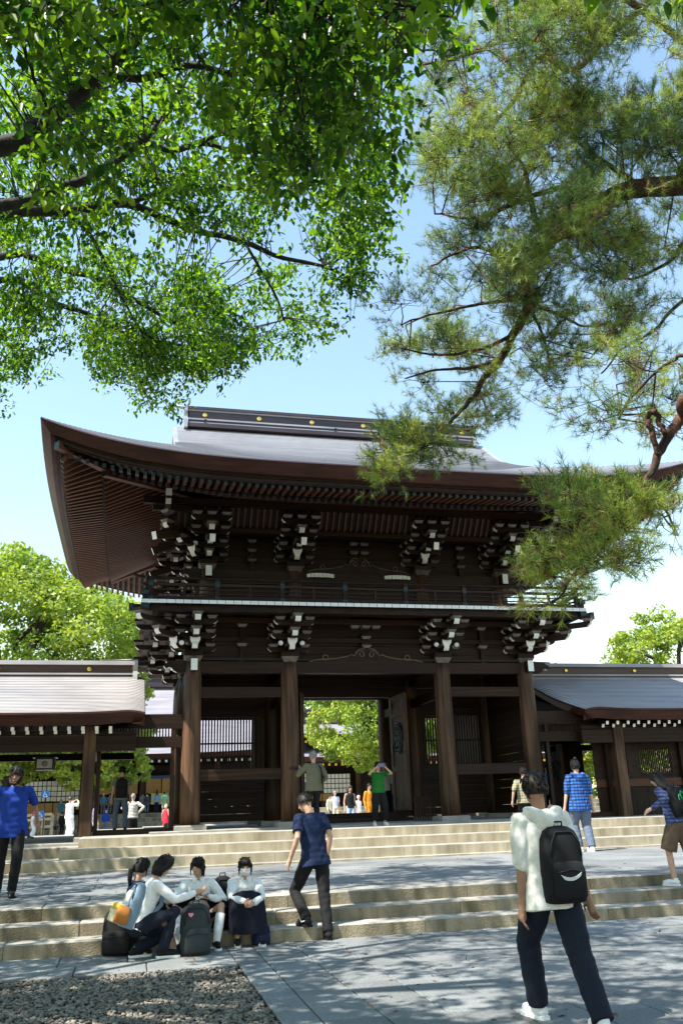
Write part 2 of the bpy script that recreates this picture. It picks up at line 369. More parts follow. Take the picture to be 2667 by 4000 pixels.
# ---- tie beams
def gbeam(x0, x1, y, z0, z1, d=.2, mats='wood_bar', name='tie_beam'): return bar(name, (x0, y, (z0+z1)/2), (x1, y, (z0+z1)/2), d, z1-z0, mats, gate)
def gbeam_y(x, y0, y1, z0, z1, d=.2, name='tie_beam', mats='wood_bar'): return bar(name, (x, y0, (z0+z1)/2), (x, y1, (z0+z1)/2), d, z1-z0, mats, gate)
for y in GY:
    for i in range(3): gbeam(GX[i], GX[i+1], y, 5.24, 5.56, .24)
    for i in (0, 2):
        gbeam(GX[i]+.2, GX[i+1]-.2, y, 4.57, 4.85, .16); gbeam(GX[i]+.2, GX[i+1]-.2, y, 2.35, 2.64, .18)
for x in GX:
    for j in range(2):
        gbeam_y(x, GY[j], GY[j+1], 5.245, 5.555, .22); gbeam_y(x, GY[j]+.2, GY[j+1]-.2, 4.575, 4.845, .16)
        if x in (1.6, 11.62): gbeam_y(x, GY[j]+.2, GY[j+1]-.2, 2.36, 2.63, .16)
# projecting tie beam ends at the front corner columns: plain white ends to the front, carved ends to the side
for sx, x in ((-1, 1.6), (1, 11.62)):
    for z0, z1, yy, xx in ((5.26, 5.58, 24.8, x), (8.06, 8.37, 25.2, (1.98 if sx < 0 else 11.24))):
        bar('beam_nose', (xx, yy-.1, (z0+z1)/2), (xx, yy-.5, (z0+z1)/2), .18, z1-z0, ['wood_bar', 'white_paint'], gate)
        b = MB(); h = z1-z0
        prof = [(0, 0), (.30, 0), (.40, .05), (.44, .12), (.52, .14), (.60, .10), (.66, .17), (.62, .24), (.55, .27), (.5, h), (0, h)]
        sm = [0]*11
        for k in (1, 2, 3, 4, 5): sm[k] = 1
        b.prism(prof, -.085, .085, lambda u, v, w: (xx+sx*(u+.15), yy+(w if sx > 0 else -w), z0+v), 0, sm)
        part('carved_nose', b, ['wood', 'white_paint'], gate)

# ---- bracket pieces
def arm_profile(s0, L, h, curve_back=False):
    f = [(L-.17, 0), (L-.10, .018), (L-.04, .055), (L, .10), (L, h)]
    if curve_back: k = [(s0, h), (s0, .10), (s0+.04, .055), (s0+.10, .018), (s0+.17, 0)]
    else: k = [(s0, h), (s0, 0)]
    return k+f, (len(k)-1, len(k)+len(f))
_AR = {}
def arm_mesh(s0, L, h=.15, w=.16, both=False, white_curve=True):
    key = (round(s0, 3), round(L, 3), h, w, both)
    if key in _AR: return _AR[key]
    p, _ = arm_profile(s0, L, h, both); n = len(p); sm = []
    for i in range(n):
        a, c = p[i], p[(i+1) % n]; front = min(a[0], c[0]) >= L-.11; back = both and max(a[0], c[0]) <= s0+.11
        sm.append(1 if (front or back) and not (a[1] >= h-1e-6 and c[1] >= h-1e-6) else 0)
    b = MB(); b.prism(p, -w/2, w/2, lambda u, v, t: (t, -u, v), 0, sm)
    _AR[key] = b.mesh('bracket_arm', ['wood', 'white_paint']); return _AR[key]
def masu_mesh(wt, wb, h, white=False, nm='bearing_block'):
    b = MB(); a, c = wt/2, wb/2; z1 = h*.5; mid = (a*.35+c*.65)
    lv = [(c, 0), (c+.004, .01), (mid, z1*.45), (a-.005, z1), (a, z1+.012), (a, h)]
    rings = []
    for r, z in lv: rings += [(-r, -r, z), (r, -r, z), (r, r, z), (-r, r, z)]
    fs = []; ms = []
    for i in range(len(lv)-1):
        for j in range(4):
            fs.append((i*4+j, i*4+(j+1) % 4, i*4+4+(j+1) % 4, i*4+4+j)); ms.append(2 if (white and j == 0) else (1 if i in (0, 1, 2) else 0))
    fs += [(3, 2, 1, 0), tuple(len(lv)*4-4+k for k in range(4))]; ms += [1, 0]
    b.add(rings, fs, ms); return b.mesh(nm, ['wood', 'cream_edge', 'white_paint'])
MASU = masu_mesh(.30, .20, .155); MASU_W = masu_mesh(.28, .19, .17, True); DAITO = masu_mesh(.52, .36, .30, nm='bracket_set')
def bracket_set(x, y, z0, outs, lateral_axes, step, levels, dz, upper=False):
    """outs: list of (angle, scale) projecting directions, angle 0 = towards -Y; lateral arms run square to each plain direction"""
    root = put('bracket_set', DAITO, gate, (x, y, z0))
    zb = z0+.29
    def place(me, nm, px, py, pz, ang): put(nm, me, root, (px, py, pz), (0, 0, ang))
    for ang, sc in outs:
        dx, dy = math.sin(ang), -math.cos(ang)         # out direction
        for k in range(1, levels+1):
            kk = min(k, 3); reach = step*kk*sc; z = zb+dz*(k-1)
            if k <= 3: place(arm_mesh(-.25, reach+.10, w=.16), 'bracket_arm', x, y, z, ang)
            first = (k == 1)
            place(MASU_W if first else MASU, 'bearing_block', x+dx*reach, y+dy*reach, z+.15, ang)
            if sc == 1.0:
                jr = range(0, kk) if k <= 3 else range(3, 4)
                for j in jr:
                    if j and j < k-2: continue
                    half = .62 if (j == 0) else .58
                    px, py = x+dx*step*j, y+dy*step*j
                    place(arm_mesh(-half, half, both=True, w=.15), 'bracket_arm', px, py, z, ang+PI/2)
                    for q in (-1, 0, 1):
                        if q == 0 and j == 0 and False: continue
                        ox, oy = math.cos(ang)*q*(half-.16), math.sin(ang)*q*(half-.16)
                        if q == 0 and j == kk: continue
                        place(MASU, 'bearing_block', px+ox, py+oy, z+.148, ang)
        if upper:
            e = step*3*sc+.35*sc
            zo = zb+.22
            bar('tail_rafter', (x-dx*.2, y-dy*.2, zo+.75), (x+dx*e, y+dy*e, zo+.02), .16, .22, ['wood_bar', 'white_paint'], root)
    return root
D45 = PI/4; LEFT = -PI/2; RIGHT = PI/2
ST = .5
for i, x in enumerate(GX):
    outs = [(0, 1.0)]
    if i == 0: outs += [(LEFT, 1.0), (-D45, 1.414)]
    if i == 3: outs += [(RIGHT, 1.0), (D45, 1.414)]
    bracket_set(x, 24.8, 5.55, outs, None, ST, 3, .30)
for y in (28.0, 31.2):
    bracket_set(1.6, y, 5.55, [(LEFT, 1.0)] + ([(-PI*.75, 1.414)] if y > 30 else []), None, ST, 3, .30)
    bracket_set(11.62, y, 5.55, [(RIGHT, 1.0)] + ([(PI*.75, 1.414)] if y > 30 else []), None, ST, 3, .30)
UX = [1.98, 4.60, 8.62, 11.24]; UY = [25.2, 28.0, 30.8]; US = .42
um = MB(); um.lathe([(.22, 0), (.21, 1.36)], n=20); ume = um.mesh('upper_column', ['wood_column'])
for x in UX: put('upper_column', ume, gate, (x, 25.2, 7.0))
for y in (28, 30.8):
    for x in (1.98, 11.24): put('upper_column', ume, gate, (x, y, 7.0))
for i, x in enumerate(UX):
    outs = [(0, 1.0)]
    if i == 0: outs += [(LEFT, 1.0), (-D45, 1.414)]
    if i == 3: outs += [(RIGHT, 1.0), (D45, 1.414)]
    bracket_set(x, 25.2, 8.34, outs, None, US, 4, .29, True)
for y in (28.0, 30.8):
    bracket_set(1.98, y, 8.34, [(LEFT, 1.0)], None, US, 4, .29, True)
    bracket_set(11.24, y, 8.34, [(RIGHT, 1.0)], None, US, 4, .29, True)

# ---- walls between the brackets (boards), lower and upper
for i in range(3):
    for k in range(5):
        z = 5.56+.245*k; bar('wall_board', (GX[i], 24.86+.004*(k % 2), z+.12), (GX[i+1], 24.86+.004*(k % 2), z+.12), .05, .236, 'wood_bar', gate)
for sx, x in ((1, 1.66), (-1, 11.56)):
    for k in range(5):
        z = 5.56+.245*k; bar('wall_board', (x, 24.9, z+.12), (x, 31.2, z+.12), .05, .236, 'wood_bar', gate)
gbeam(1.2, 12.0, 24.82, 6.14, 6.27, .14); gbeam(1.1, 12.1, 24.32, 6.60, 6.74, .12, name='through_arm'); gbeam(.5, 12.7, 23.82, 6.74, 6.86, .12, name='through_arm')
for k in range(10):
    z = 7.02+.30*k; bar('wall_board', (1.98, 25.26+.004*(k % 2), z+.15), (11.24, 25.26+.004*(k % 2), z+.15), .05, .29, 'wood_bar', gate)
for x in (2.04, 11.18):
    for k in range(10):
        z = 7.02+.30*k; bar('wall_board', (x, 25.3, z+.15), (x, 30.8, z+.15), .05, .29, 'wood_bar', gate)
b = MB(); b.box(2.1, 11.1, 25.32, 30.75, 7.02, 10.3); b.box(1.7, 11.5, 24.95, 31.1, 5.58, 6.88); part('inner_core', b, 'dark_interior', gate)
gbeam(1.7, 11.5, 25.2, 7.95, 8.05, .1, name='sill_beam'); gbeam(1.6, 11.6, 25.19, 8.10, 8.35, .2)
gbeam(1.3, 11.9, 24.80, 9.34, 9.5, .12, name='through_arm'); gbeam(1.3, 11.9, 24.36, 9.28, 9.42, .12, name='through_arm')
# struts with blocks in the middle of each bay
def strut(x, y, z0, zs, w=.12):
    r = bar('bay_strut', (x, y, z0), (x, y, zs[-1]), .12, w, 'wood_bar', gate)
    for z in zs: put('bearing_block', MASU, gate, (x, y, z))
for i in (0, 2):
    strut((GX[i]+GX[i+1])/2, 24.78, 5.56, (6.0, 6.56)); strut((UX[i]+UX[i+1])/2, 25.15, 8.36, (8.62, 8.92, 9.22))
for dx in (-.16, .16):
    for z in (8.95, 9.23): put('bearing_block', MASU, gate, (6.61+dx*1.05, 25.12, z))
for dx in (-.32, 0, .32): put('bearing_block', MASU, gate, (6.62+dx, 24.74, 6.56))
put('bearing_block', MASU, gate, (6.62, 24.74, 6.24)); put('bearing_block', MASU, gate, (6.62, 24.74, 5.98))
# carved scroll ornament over the middle bay, lower and upper
def scroll(xc, y, z, W, H, sc=1.0):
    b = MB()
    def half(sg):
        pts = []
        for k in range(25):          # spiral
            a = 2.4*PI*k/24; r = .13*(1-.75*k/24)*sc; pts.append((xc+sg*(.17*sc+r*math.cos(a-PI*.1)), y-.03, z+H*.52+r*math.sin(a)))
        b.tube(pts, .016*sc, 6, 1)
        pr = [(xc+sg*.05, y-.03, z+H*.85), (xc+sg*.2*sc, y-.03, z+H*.86), (xc+sg*.34*sc, y-.03, z+H*.62), (xc+sg*.36*sc, y-.03, z+H*.40), (xc+sg*.46*sc, y-.03, z+H*.5),
              (xc+sg*.6*sc, y-.03, z+H*.36), (xc+sg*W*.55, y-.03, z+H*.22), (xc+sg*W*.72, y-.03, z+H*.18), (xc+sg*W*.85, y-.03, z+H*.16), (xc+sg*W, y-.03, z+.01)]
        b.tube(pr, .016*sc, 6, 1)
        c2 = []
        for k in range(15):
            a = 2*PI*k/14; c2.append((xc+sg*W*.72+.075*sc*math.cos(a), y-.03, z+H*.30+.075*sc*math.sin(a)))
        b.tube(c2, .014*sc, 6, 1)
    half(1); half(-1)
    prof = [(-W, 0), (W, 0), (W*.85, H*.15), (W*.55, H*.2), (.5*sc, H*.45), (.36*sc, H*.4), (.3*sc, H*.7), (.1, H*.85), (-.1, H*.85), (-.3*sc, H*.7), (-.36*sc, H*.4), (-.5*sc, H*.45), (-W*.55, H*.2), (-W*.85, H*.15)]
    b.prism(prof, -.02, .06, lambda u, v, w: (xc+u, y+w, z+v), 0)
    part('scroll_carving', b, ['wood', 'scroll_edge'], gate)
mat_noise('scroll_edge', (0.10, 0.07, 0.05), (0.16, 0.12, 0.085), (9, 9, 9), 0.35)
scroll(6.62, 24.70, 5.56, 1.72, .46); scroll(6.61, 25.12, 8.36, 1.6, .56, .9)
# two white arched boards on the upper wall
for x0, x1 in ((4.95, 5.79), (7.38, 8.21)):
    b = MB(); n = 7
    for k in range(n):
        a = x0+(x1-x0)*k/n; c = x0+(x1-x0)*(k+1)/n-.012
        f = lambda x: .035*(1-((x-(x0+x1)/2)/((x1-x0)/2))**2)
        b.prism([(a, 8.17+f(a)*.3), (c, 8.17+f(c)*.3), (c, 8.27+f(c)), (a, 8.27+f(a))], 24.98, 25.06, lambda u, v, w: (u, w, v))
    part('white_board', b, 'white_paint', gate)

# ---- balcony
bal = MB()
for (x0, x1, y0, y1) in ((.18, 13.04, 23.42, 23.58), (.24, .40, 23.58, 32.5), (12.82, 12.98, 23.58, 32.5), (.18, 13.04, 32.42, 32.58)): bal.box(x0, x1, y0, y1, 6.71, 6.896)
balcony = part('balcony', bal, 'wood', gate, (GC, 23.5, 6.9))
fb = MB(); fb.box(-.107, .107, 0, 1.75, -.05, .05); fb.m = [0, 0, 1, 0, 0, 0]; fbe = fb.mesh('floor_board', ['wood', 'white_paint'])
nb = 58; wb_ = (13.13-.09)/nb
for k in range(nb): put('floor_board', fbe, balcony, (.09+wb_*(k+.5), 23.30, 6.95))
fs_ = MB(); fs_.box(0, 1.4, -.107, .107, -.05, .05); fse = fs_.mesh('floor_board', ['wood_rafter'])
for k in range(33):
    put('floor_board', fse, balcony, (.10, 25.16+wb_*(k+.5), 6.95)); put('floor_board', fse, balcony, (11.72, 25.16+wb_*(k+.5), 6.95))
def brail(p0, p1, w, h, nm='rail'): return bar(nm, p0, p1, w, h, 'wood_bar', balcony)
for (a, c) in (((.12, 23.42), (13.10, 23.42)), ((.22, 23.3), (.22, 32.5)), ((13.0, 23.3), (13.0, 32.5))):
    brail((*a, 7.06), (*c, 7.06), .11, .115); brail((*a, 7.44), (*c, 7.44), .08, .075); brail((*a, 7.18), (*c, 7.18), .05, .03, 'rail_slat'); brail((*a, 7.30), (*c, 7.30), .05, .03, 'rail_slat')
for pts in ([(-.12, 23.42, 7.70), (.02, 23.42, 7.64), (.3, 23.42, 7.62), (12.92, 23.42, 7.62), (13.2, 23.42, 7.64), (13.34, 23.42, 7.70)],
            [(.22, 23.12, 7.69), (.22, 23.3, 7.635), (.22, 23.5, 7.625), (.22, 32.5, 7.625)], [(13.0, 23.12, 7.69), (13.0, 23.3, 7.635), (13.0, 23.5, 7.625), (13.0, 32.5, 7.625)]):
    b = MB(); b.tube(pts, .042, 10); part('top_rail', b, 'wood', balcony)
pm = MB(); pm.box(-.055, .055, -.055, .055, 0, .60); pm.box(-.062, .062, -.062, .062, .38, .52, 1); pm.box(-.068, .068, -.068, .068, 0, .10, 1)
pme = pm.mesh('rail_post', ['wood', 'verdigris'])
for k in range(8): put('rail_post', pme, balcony, (.33+1.794*k, 23.418, 7.0))
for k in range(7): 
    brail((.33+1.794*(k+.5), 23.42, 7.1), (.33+1.794*(k+.5), 23.42, 7.42), .07, .06, 'rail_strut')
for k in range(1, 6):
    for x in (.222, 12.998): put('rail_post', pme, balcony, (x, 23.42+1.8*k, 7.0))
for sx, x in ((-1, .2), (1, 13.02)):
    b = MB(); xo = x+sx*.42; b.box(min(x, xo), max(x, xo), 23.44, 23.6, 6.73, 6.885); b.box(min(xo, xo-sx*.12), max(xo, xo-sx*.12), 23.43, 23.61, 6.70, 6.91, 1)
    b.box(x-.1, x+.1, 23.285, 23.41, 6.66, 6.893, 1); b.box(x-.09, x+.09, 23.28, 23.5, 7.125, 7.25, 1)
    part('corner_cap', b, ['wood', 'verdigris'], balcony)

# ---- roof
XL, XR, YF, YB, ZE = -2.52, 15.74, 20.7, 35.3, 10.12
T0 = 3.45
def fz(t): return .30*t+.0355*t*t
def gup(t): return max(0.0, 1-t/5.5)
def upt(u): return .80*abs(u)**4.3
roof_rows = MB()
NC = 60; ncol = 48
def course_ts(tmax, n):
    out = []
    for i in range(n):
        out += [(tmax*i/n, .018), (tmax*(i+1)/n, .0)]
    return out
for side in (0, 1):
    rows = []
    for t, dz in course_ts(7.3, NC):
        xl = XL+min(t, T0); xr = XR-min(t, T0); hw = (xr-xl)/2; r = []
        for j in range(ncol+1):
            u = -1+2*j/ncol; x = GC+u*hw; yy = YF+t if side == 0 else YB-t
            r.append((x, yy, ZE+fz(t)+dz+upt(u)*gup(t)))
        rows.append(r)
    f0 = len(roof_rows.m); roof_rows.grid(rows, smooth=False, flip=(side == 1))
    for i in range(f0, len(roof_rows.m)):
        if ((i-f0)//ncol) % 2 == 1: roof_rows.m[i] = 1
for side in (0, 1):
    rows = []
    for t, dz in course_ts(4.4, 36):
        y0, y1 = YF+t, YB-t; r = []
        for j in range(33):
            u = -1+2*j/32; yy = 28+u*(y1-y0)/2; xx = XL+t if side == 0 else XR-t
            r.append((xx, yy, ZE+fz(t)+dz*.8+upt(u)*gup(t)-(.09 if t > T0 else 0)))
        rows.append(r)
    roof_rows.grid(rows, smooth=False, flip=(side == 0))
mat_noise('roof_sheet_edge', (0.13, 0.135, 0.155), (0.19, 0.195, 0.22), (1, 6, 6), 0.5)  # course edges coloured darker for the shadow and dirt between sheets
roof = part('roof', roof_rows, ['copper_roof', 'roof_sheet_edge'], gate, (GC, 28, ZE))
def ring(t, dz, n=40, g=None):
    """closed ring of points at inset t"""
    g = gup(t) if g is None else g; out = []
    x0, x1, y0, y1 = XL+t, XR-t, YF+t, YB-t
    for k in range(4):
        for j in range(n):
            u = -1+2*j/n
            z = ZE+dz+upt(u)*g
            if k == 0: out.append((GC+u*(x1-x0)/2, y0, z))
            if k == 1: out.append((x1, 28+u*(y1-y0)/2, z))
            if k == 2: out.append((GC-u*(x1-x0)/2, y1, z))
            if k == 3: out.append((x0, 28-u*(y1-y0)/2, z))
    out.append(out[0]); return out
b = MB(); b.grid([ring(0, .017), ring(-.015, -.02, g=1), ring(.0, -.05, g=1), ring(.22, -.31, g=1), ring(.34, -.315, g=1)], smooth=False, flip=True); b.m[:160] = [1]*160
part('eave_board', b, ['wood_fascia', 'ridge_wood'], roof)
b = MB(); b.grid([ring(.33, -.30, g=1), ring(.335, -.37, g=1), ring(.38, -.375, g=1), ring(.385, -.45, g=1), ring(.46, -.487, g=.95)], smooth=False, flip=True); part('eave_strip', b, 'wood', roof)
def zf(t): return 9.60+.16*(t-.5)
def zl(t): return 9.63+.33*(t-1.5)
b = MB(); b.grid([ring(.40, -.45, g=.93), ring(1.62, zf(1.62)+.07-ZE)], smooth=False, flip=True); b.grid([ring(1.45, zl(1.45)+.075-ZE), ring(4.7, zl(4.7)+.075-ZE)], smooth=False, flip=True)
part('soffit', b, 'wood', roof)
b = MB(); b.grid([ring(1.40, zl(1.45)+.07-ZE), ring(1.40, zl(1.45)+.125-ZE), ring(1.55, zl(1.45)+.15-ZE)], smooth=False, flip=True); part('rafter_rail', b, 'verdigris', roof)
# rafters, two tiers, on all four sides
RM = ['wood_rafter', 'wood_rafter', 'verdigris']
def rafter(kind, side, c):
    half = 9.13 if side in (0, 2) else 7.3; u = abs(c)/half
    tm = half-abs(c)
    t0, t1, zz = (.5, 1.75, zf) if kind == 0 else (1.5, 4.6, zl)
    t1 = min(t1, tm-.04)
    if t1 < t0+.15: return
    def P(t):
        uu = abs(c)/(half-min(t, half-.1)); uu = min(uu, 1.0)
        z = zz(t)+upt(u if kind == 0 and t < .6 else uu)*gup(t)*(1.0)
        if side == 0: return (GC+c, YF+t, z)
        if side == 1: return (XR-t, 28+c, z)
        if side == 2: return (GC+c, YB-t, z)
        return (XL+t, 28+c, z)
    bar('flying_rafter' if kind == 0 else 'rafter', P(t0), P(t1), .085, .11, RM, roof)
for kind in (0, 1):
    n = 42
    for k in range(-n, n+1): rafter(kind, 0, k*.205+.0)
    for k in range(-33, 34): rafter(kind, 3, k*.205)
for kind in (0, 1):
    for k in range(-33, 34): rafter(kind, 1, k*.205)
for kind in (0, 1):
    for k in range(-42, -14): rafter(kind, 2, k*.205)
# hip rafters under the corners
for sx in (-1, 1):
    for sy in (-1, 1):
        cx = XL if sx < 0 else XR; cyy = YF if sy < 0 else YB
        def hp(t, dz): return (cx-sx*t, cyy-sy*t, ZE+dz+.8*gup(t))
        bar('hip_rafter', hp(.38, -.50), hp(1.9, -.42), .17, .2, RM, roof); bar('hip_rafter', hp(1.5, -.56), hp(4.9, .45), .18, .24, RM, roof)
# eave purlins with white ends
gp = ['wood_bar', 'white_paint', 'white_paint']
bar('purlin', (.05, 23.94, 10.03), (13.17, 23.94, 10.03), .17, .21, gp, roof)
for x in (.72, 12.50): bar('purlin', (x, 23.22, 10.045), (x, 32.9, 10.045), .17, .21, gp, roof); bar('purlin', (x, 23.36, 9.82), (x, 24.4, 9.82), .15, .17, gp, roof)
bar('purlin', (.3, 23.95, 9.81), (1.4, 23.95, 9.81), .14, .16, gp, roof); bar('purlin', (12.92, 23.95, 9.81), (11.8, 23.95, 9.81), .14, .16, gp, roof)
# coved ribs between the wall plane and the purlin
for k in range(60):
    x = 1.05+.19*k
    if x > 12.2: break
    bar('cove_rib', (x, 23.99, 9.96), (x, 24.42, 9.40), .06, .06, 'wood_rafter', roof)
b = MB(); b.grid([[(x, 24.02, 10.0) for x in (1, 12.2)], [(x, 24.47, 9.40) for x in (1, 12.2)]], smooth=False); part('cove_board', b, 'wood', roof)
# gables and ridge
for sx, xg in ((-1, XL+T0), (1, XR-T0)):
    top = []; bot = []; tin = []; bin_ = []
    for k in range(41):
        yy = YF+T0+(YB-YF-2*T0)*k/40; t = min(yy-YF, YB-yy); z = ZE+fz(t)+.03
        top.append((xg, yy, z)); bot.append((xg, yy, z-.34)); tin.append((xg-sx*.14, yy, z-.02)); bin_.append((xg-sx*.14, yy, z-.34))
    b = MB(); b.grid([tin, top, bot, bin_, tin], smooth=False, flip=sx > 0); part('bargeboard', b, 'copper_roof', roof)
    w = MB(); xi = xg-sx*.8; pts = [(xi, yy, zz-.1) for (_, yy, zz) in top]
    w.add(pts+[(xi, YB-T0, 11.2), (xi, YF+T0, 11.2)], [tuple(range(43))]); part('gable_wall', w, 'wood', roof)
rg = MB()
for (z0, z1, hw, ex, mi) in ((14.10, 14.24, .36, 0, 0), (14.24, 14.30, .30, -.02, 1), (14.30, 14.38, .28, -.03, 0), (14.38, 14.44, .31, -.01, 1), (14.44, 14.72, .25, -.04, 0), (14.72, 14.77, .30, 0, 1), (14.77, 14.87, .34, .03, 0)):
    rg.box(1.42-ex, 11.80+ex, 28-hw, 28+hw, z0, z1, mi)
ridge = part('ridge', rg, ['ridge_wood', 'copper_roof'], roof, (GC, 28, 14.2))
for sx, x in ((-1, 1.40), (1, 11.82)):
    e = MB(); e.prism([(-.42, 14.05), (.42, 14.05), (.38, 14.35), (.30, 14.5), (.33, 14.72), (.25, 14.93), (-.25, 14.93), (-.33, 14.72), (-.30, 14.5), (-.38, 14.35)], 0, .12, lambda u, v, w: (x+sx*w, 28+u, v))
    part('ridge_end', e, 'copper_roof', ridge)
    t = MB(); t.tube([(x-sx*.3, 28, 14.93), (x+sx*.1, 28, 14.94), (x+sx*.42, 28, 15.0)], .065, 12); t.lathe([(.03, 0), (.075, .0), (.075, .03), (.03, .03)], (x+sx*.42, 28, 15.0), 12, 1, 'x'); part('ridge_finial', t, ['copper_roof', 'gold'], ridge)
cmk = MB(); cmk.lathe([(.02, -.03), (.07, -.03), (.085, -.015), (.085, .02)], n=20, axis='y'); cmke = cmk.mesh('crest_disc', ['gold'])
for k in range(6): put('crest_disc', cmke, ridge, (1.99+1.888*k, 27.735, 14.59))
for x in (2.0, 6.61, 11.2):
    t = MB(); t.tube([(x+.06*math.cos(a), 27.66, 14.33+.06*math.sin(a)) for a in np.linspace(0, 2*PI, 13)], .014, 6); part('hanging_ring', t, 'dark_metal', ridge)
t = MB(); t.tube([(1.3, 28, 14.99), (11.9, 28, 14.99)], .008, 5)
for k in range(14): t.tube([(1.5+.78*k, 28, 14.86), (1.5+.78*k, 28, 15.01)], .010, 5)
part('ridge_wire', t, 'dark_metal', ridge)

# ---- ground floor: middle wall with lattice windows, doors, ceiling
b = MB(); b.box(1.4, 11.8, 24.7, 31.3, 5.60, 5.66); part('ceiling', b, 'dark_interior', gate)
gbeam(4.5, 8.8, 28.0, 4.94, 5.24, .22, name='lintel')
for i in (0, 2):
    x0, x1 = GX[i]+.24, GX[i+1]-.24
    if i == 0: wx0, wx1 = 2.02, 3.92
    else: wx0, wx1 = 9.35, 11.25
    for (a, c, z0, z1) in ((x0, wx0, 2.64, 4.57), (wx1, x1, 2.64, 4.57), (wx0, wx1, 2.64, 2.80), (wx0, wx1, 4.34, 4.57)):
        if c-a > .02: bar('wall_panel', (a, 28.0, (z0+z1)/2), (c, 28.0, (z0+z1)/2), .07, z1-z0, 'wood_bar', gate)
    for k in range(5): bar('wall_board', (x0, 28.0, 1.25+.22*k+.11), (x1, 28.0, 1.25+.22*k+.11), .06, .212, 'wood_bar', gate)
    bar('wall_panel', (x0, 28.0, 5.04), (x1, 28.0, 5.04), .06, .38, 'wood_bar', gate)
    lw = MB(); lw.box(wx0-.06, wx0, 27.93, 28.07, 2.74, 4.40); lw.box(wx1, wx1+.06, 27.93, 28.07, 2.74, 4.40); lw.box(wx0, wx1, 27.93, 28.07, 4.34, 4.40); lw.box(wx0, wx1, 27.93, 28.07, 2.74, 2.80)
    win = part('lattice_window', lw, 'wood', gate, ((wx0+wx1)/2, 28, 2.8)); nbar = 21
    for k in range(nbar):
        x = wx0+(wx1-wx0)*(k+.5)/nbar; bar('lattice_bar', (x, 28, 2.8), (x, 28, 4.34), .045, .05, 'wood_bar', win)
    bar('lattice_rail', (wx0, 28.03, 3.55), (wx1, 28.03, 3.55), .03, .05, 'wood_bar', win)
for x0, x1 in ((4.55, 5.0), (8.22, 8.75)): bar('door_jamb', ((x0+x1)/2, 28.0, 1.11), ((x0+x1)/2, 28.0, 4.94), x1-x0, .2, 'wood_bar', gate)
b = MB(); b.cbox(4.5, 8.8, 27.85, 28.15, 1.108, 1.38, .02); part('threshold', b, 'wood', gate)
b = MB(); b.cbox(4.8, 8.6, 27.2, 27.84, 1.108, 1.20, .01); part('threshold_step', b, 'wood', gate)
def door_leaf(x, yh, yo, z0, z1, par, side=-1):
    d = MB(); y0, y1 = min(yh, yo), max(yh, yo); t = .05
    d.box(x-t, x+t, y0, y0+.16, z0, z1); d.box(x-t, x+t, y1-.16, y1, z0, z1)
    for z, h in ((z0, .22), ((z0*2+z1)/3, .14), ((z0+z1*2)/3+.5, .14), (z1-.2, .2)): d.box(x-t+.002, x+t-.002, y0+.16, y1-.16, z, z+h)
    o = part('door_leaf', d, 'wood_column', par, (x, yh, z0))
    p = MB(); p.box(x-.022, x+.022, y0+.15, y1-.15, z0+.1, z1-.1); part('door_panel', p, 'wood_column', o)
    c = MB(); yc = (y0+y1)/2; zc = z0+(z1-z0)*.62; R = min(.52, (y1-y0)*.3)
    fx = x+side*.06
    for rr in (R, R*.8): c.tube([(fx, yc+rr*math.cos(a), zc+rr*math.sin(a)) for a in np.linspace(0, 2*PI, 29)], .025, 6)
    for k in range(6):
        a = k*PI/3; c.ball((fx, yc+R*.45*math.cos(a), zc+R*.45*math.sin(a)), (.03, R*.22, R*.22), 10, 6)
    c.ball((fx, yc, zc), (.04, R*.18, R*.18), 10, 6); part('door_crest', c, 'verdigris', o)
    m = MB()
    for z in (z0+.05, (z0+z1)/2, z1-.35):
        for ya, yb in ((y0-.01, y0+.2), (y1-.2, y1+.01)): m.box(x+side*.062-.01, x+side*.062+.01, ya, yb, z, z+.28)
    part('door_fitting', m, 'verdigris', o)
    return o
door_leaf(8.24, 27.9, 26.35, 1.42, 4.90, gate); door_leaf(4.98, 27.9, 26.35, 1.42, 4.90, gate, 1)
for x in (1.66, 11.56):
    for k in range(16):
        bar('wall_board', (x, 25.05, 1.36+.25*k), (x, 30.95, 1.36+.25*k), .05, .242, 'wood_bar', gate)
# vertical-slat screen standing by the third column
scr = thing('slat_screen', 'low dark slatted screen standing beside the third gate column', 'screen', (8.35, 25.3, 1.11))
for k in range(9): bar('slat', (8.05+.075*k, 25.3, 1.13), (8.05+.075*k, 25.3, 1.78), .05, .03, 'wood_bar', scr)
bar('rail', (8.0, 25.34, 1.25), (8.72, 25.34, 1.25), .03, .05, 'wood_bar', scr); bar('rail', (8.0, 25.34, 1.68), (8.72, 25.34, 1.68), .03, .05, 'wood_bar', scr)
# floodlights clipped among the lower brackets
def flood(loc, aim, label):
    L = Vector(loc); t = thing('floodlight', label, 'floodlight', L, 'floodlights on the gate brackets')
    a = (Vector(aim)-L).normalized(); b = MB(); b.tube([L-a*.12, L-a*.02, L+a*.10], [.04, .075, .085], 12); part('lamp_housing', b, 'dark_metal', t)
    g = MB(); g.tube([L+a*.10, L+a*.105], [.07, .07], 12); part('lens', g, 'lens_glass', t)
    k = MB(); k.tube([L, L+Vector((0, .06, .16))], .014, 6); part('bracket', k, 'dark_metal', t)
mat_plain('lens_glass', (0.75, 0.76, 0.74), 0.15)
for p, l in (((1.25, 24.15, 6.02), 'black floodlight among the brackets of the left corner column'), ((4.0, 24.2, 6.05), 'black floodlight left of the second column bracket'), ((4.62, 24.2, 6.05), 'black floodlight right of the second column bracket'),
             ((8.62, 24.2, 6.05), 'black floodlight left of the third column bracket'), ((9.25, 24.2, 6.05), 'black floodlight right of the third column bracket')):
    flood(p, (p[0]-1.5, p[1]-6, 2.5), l)

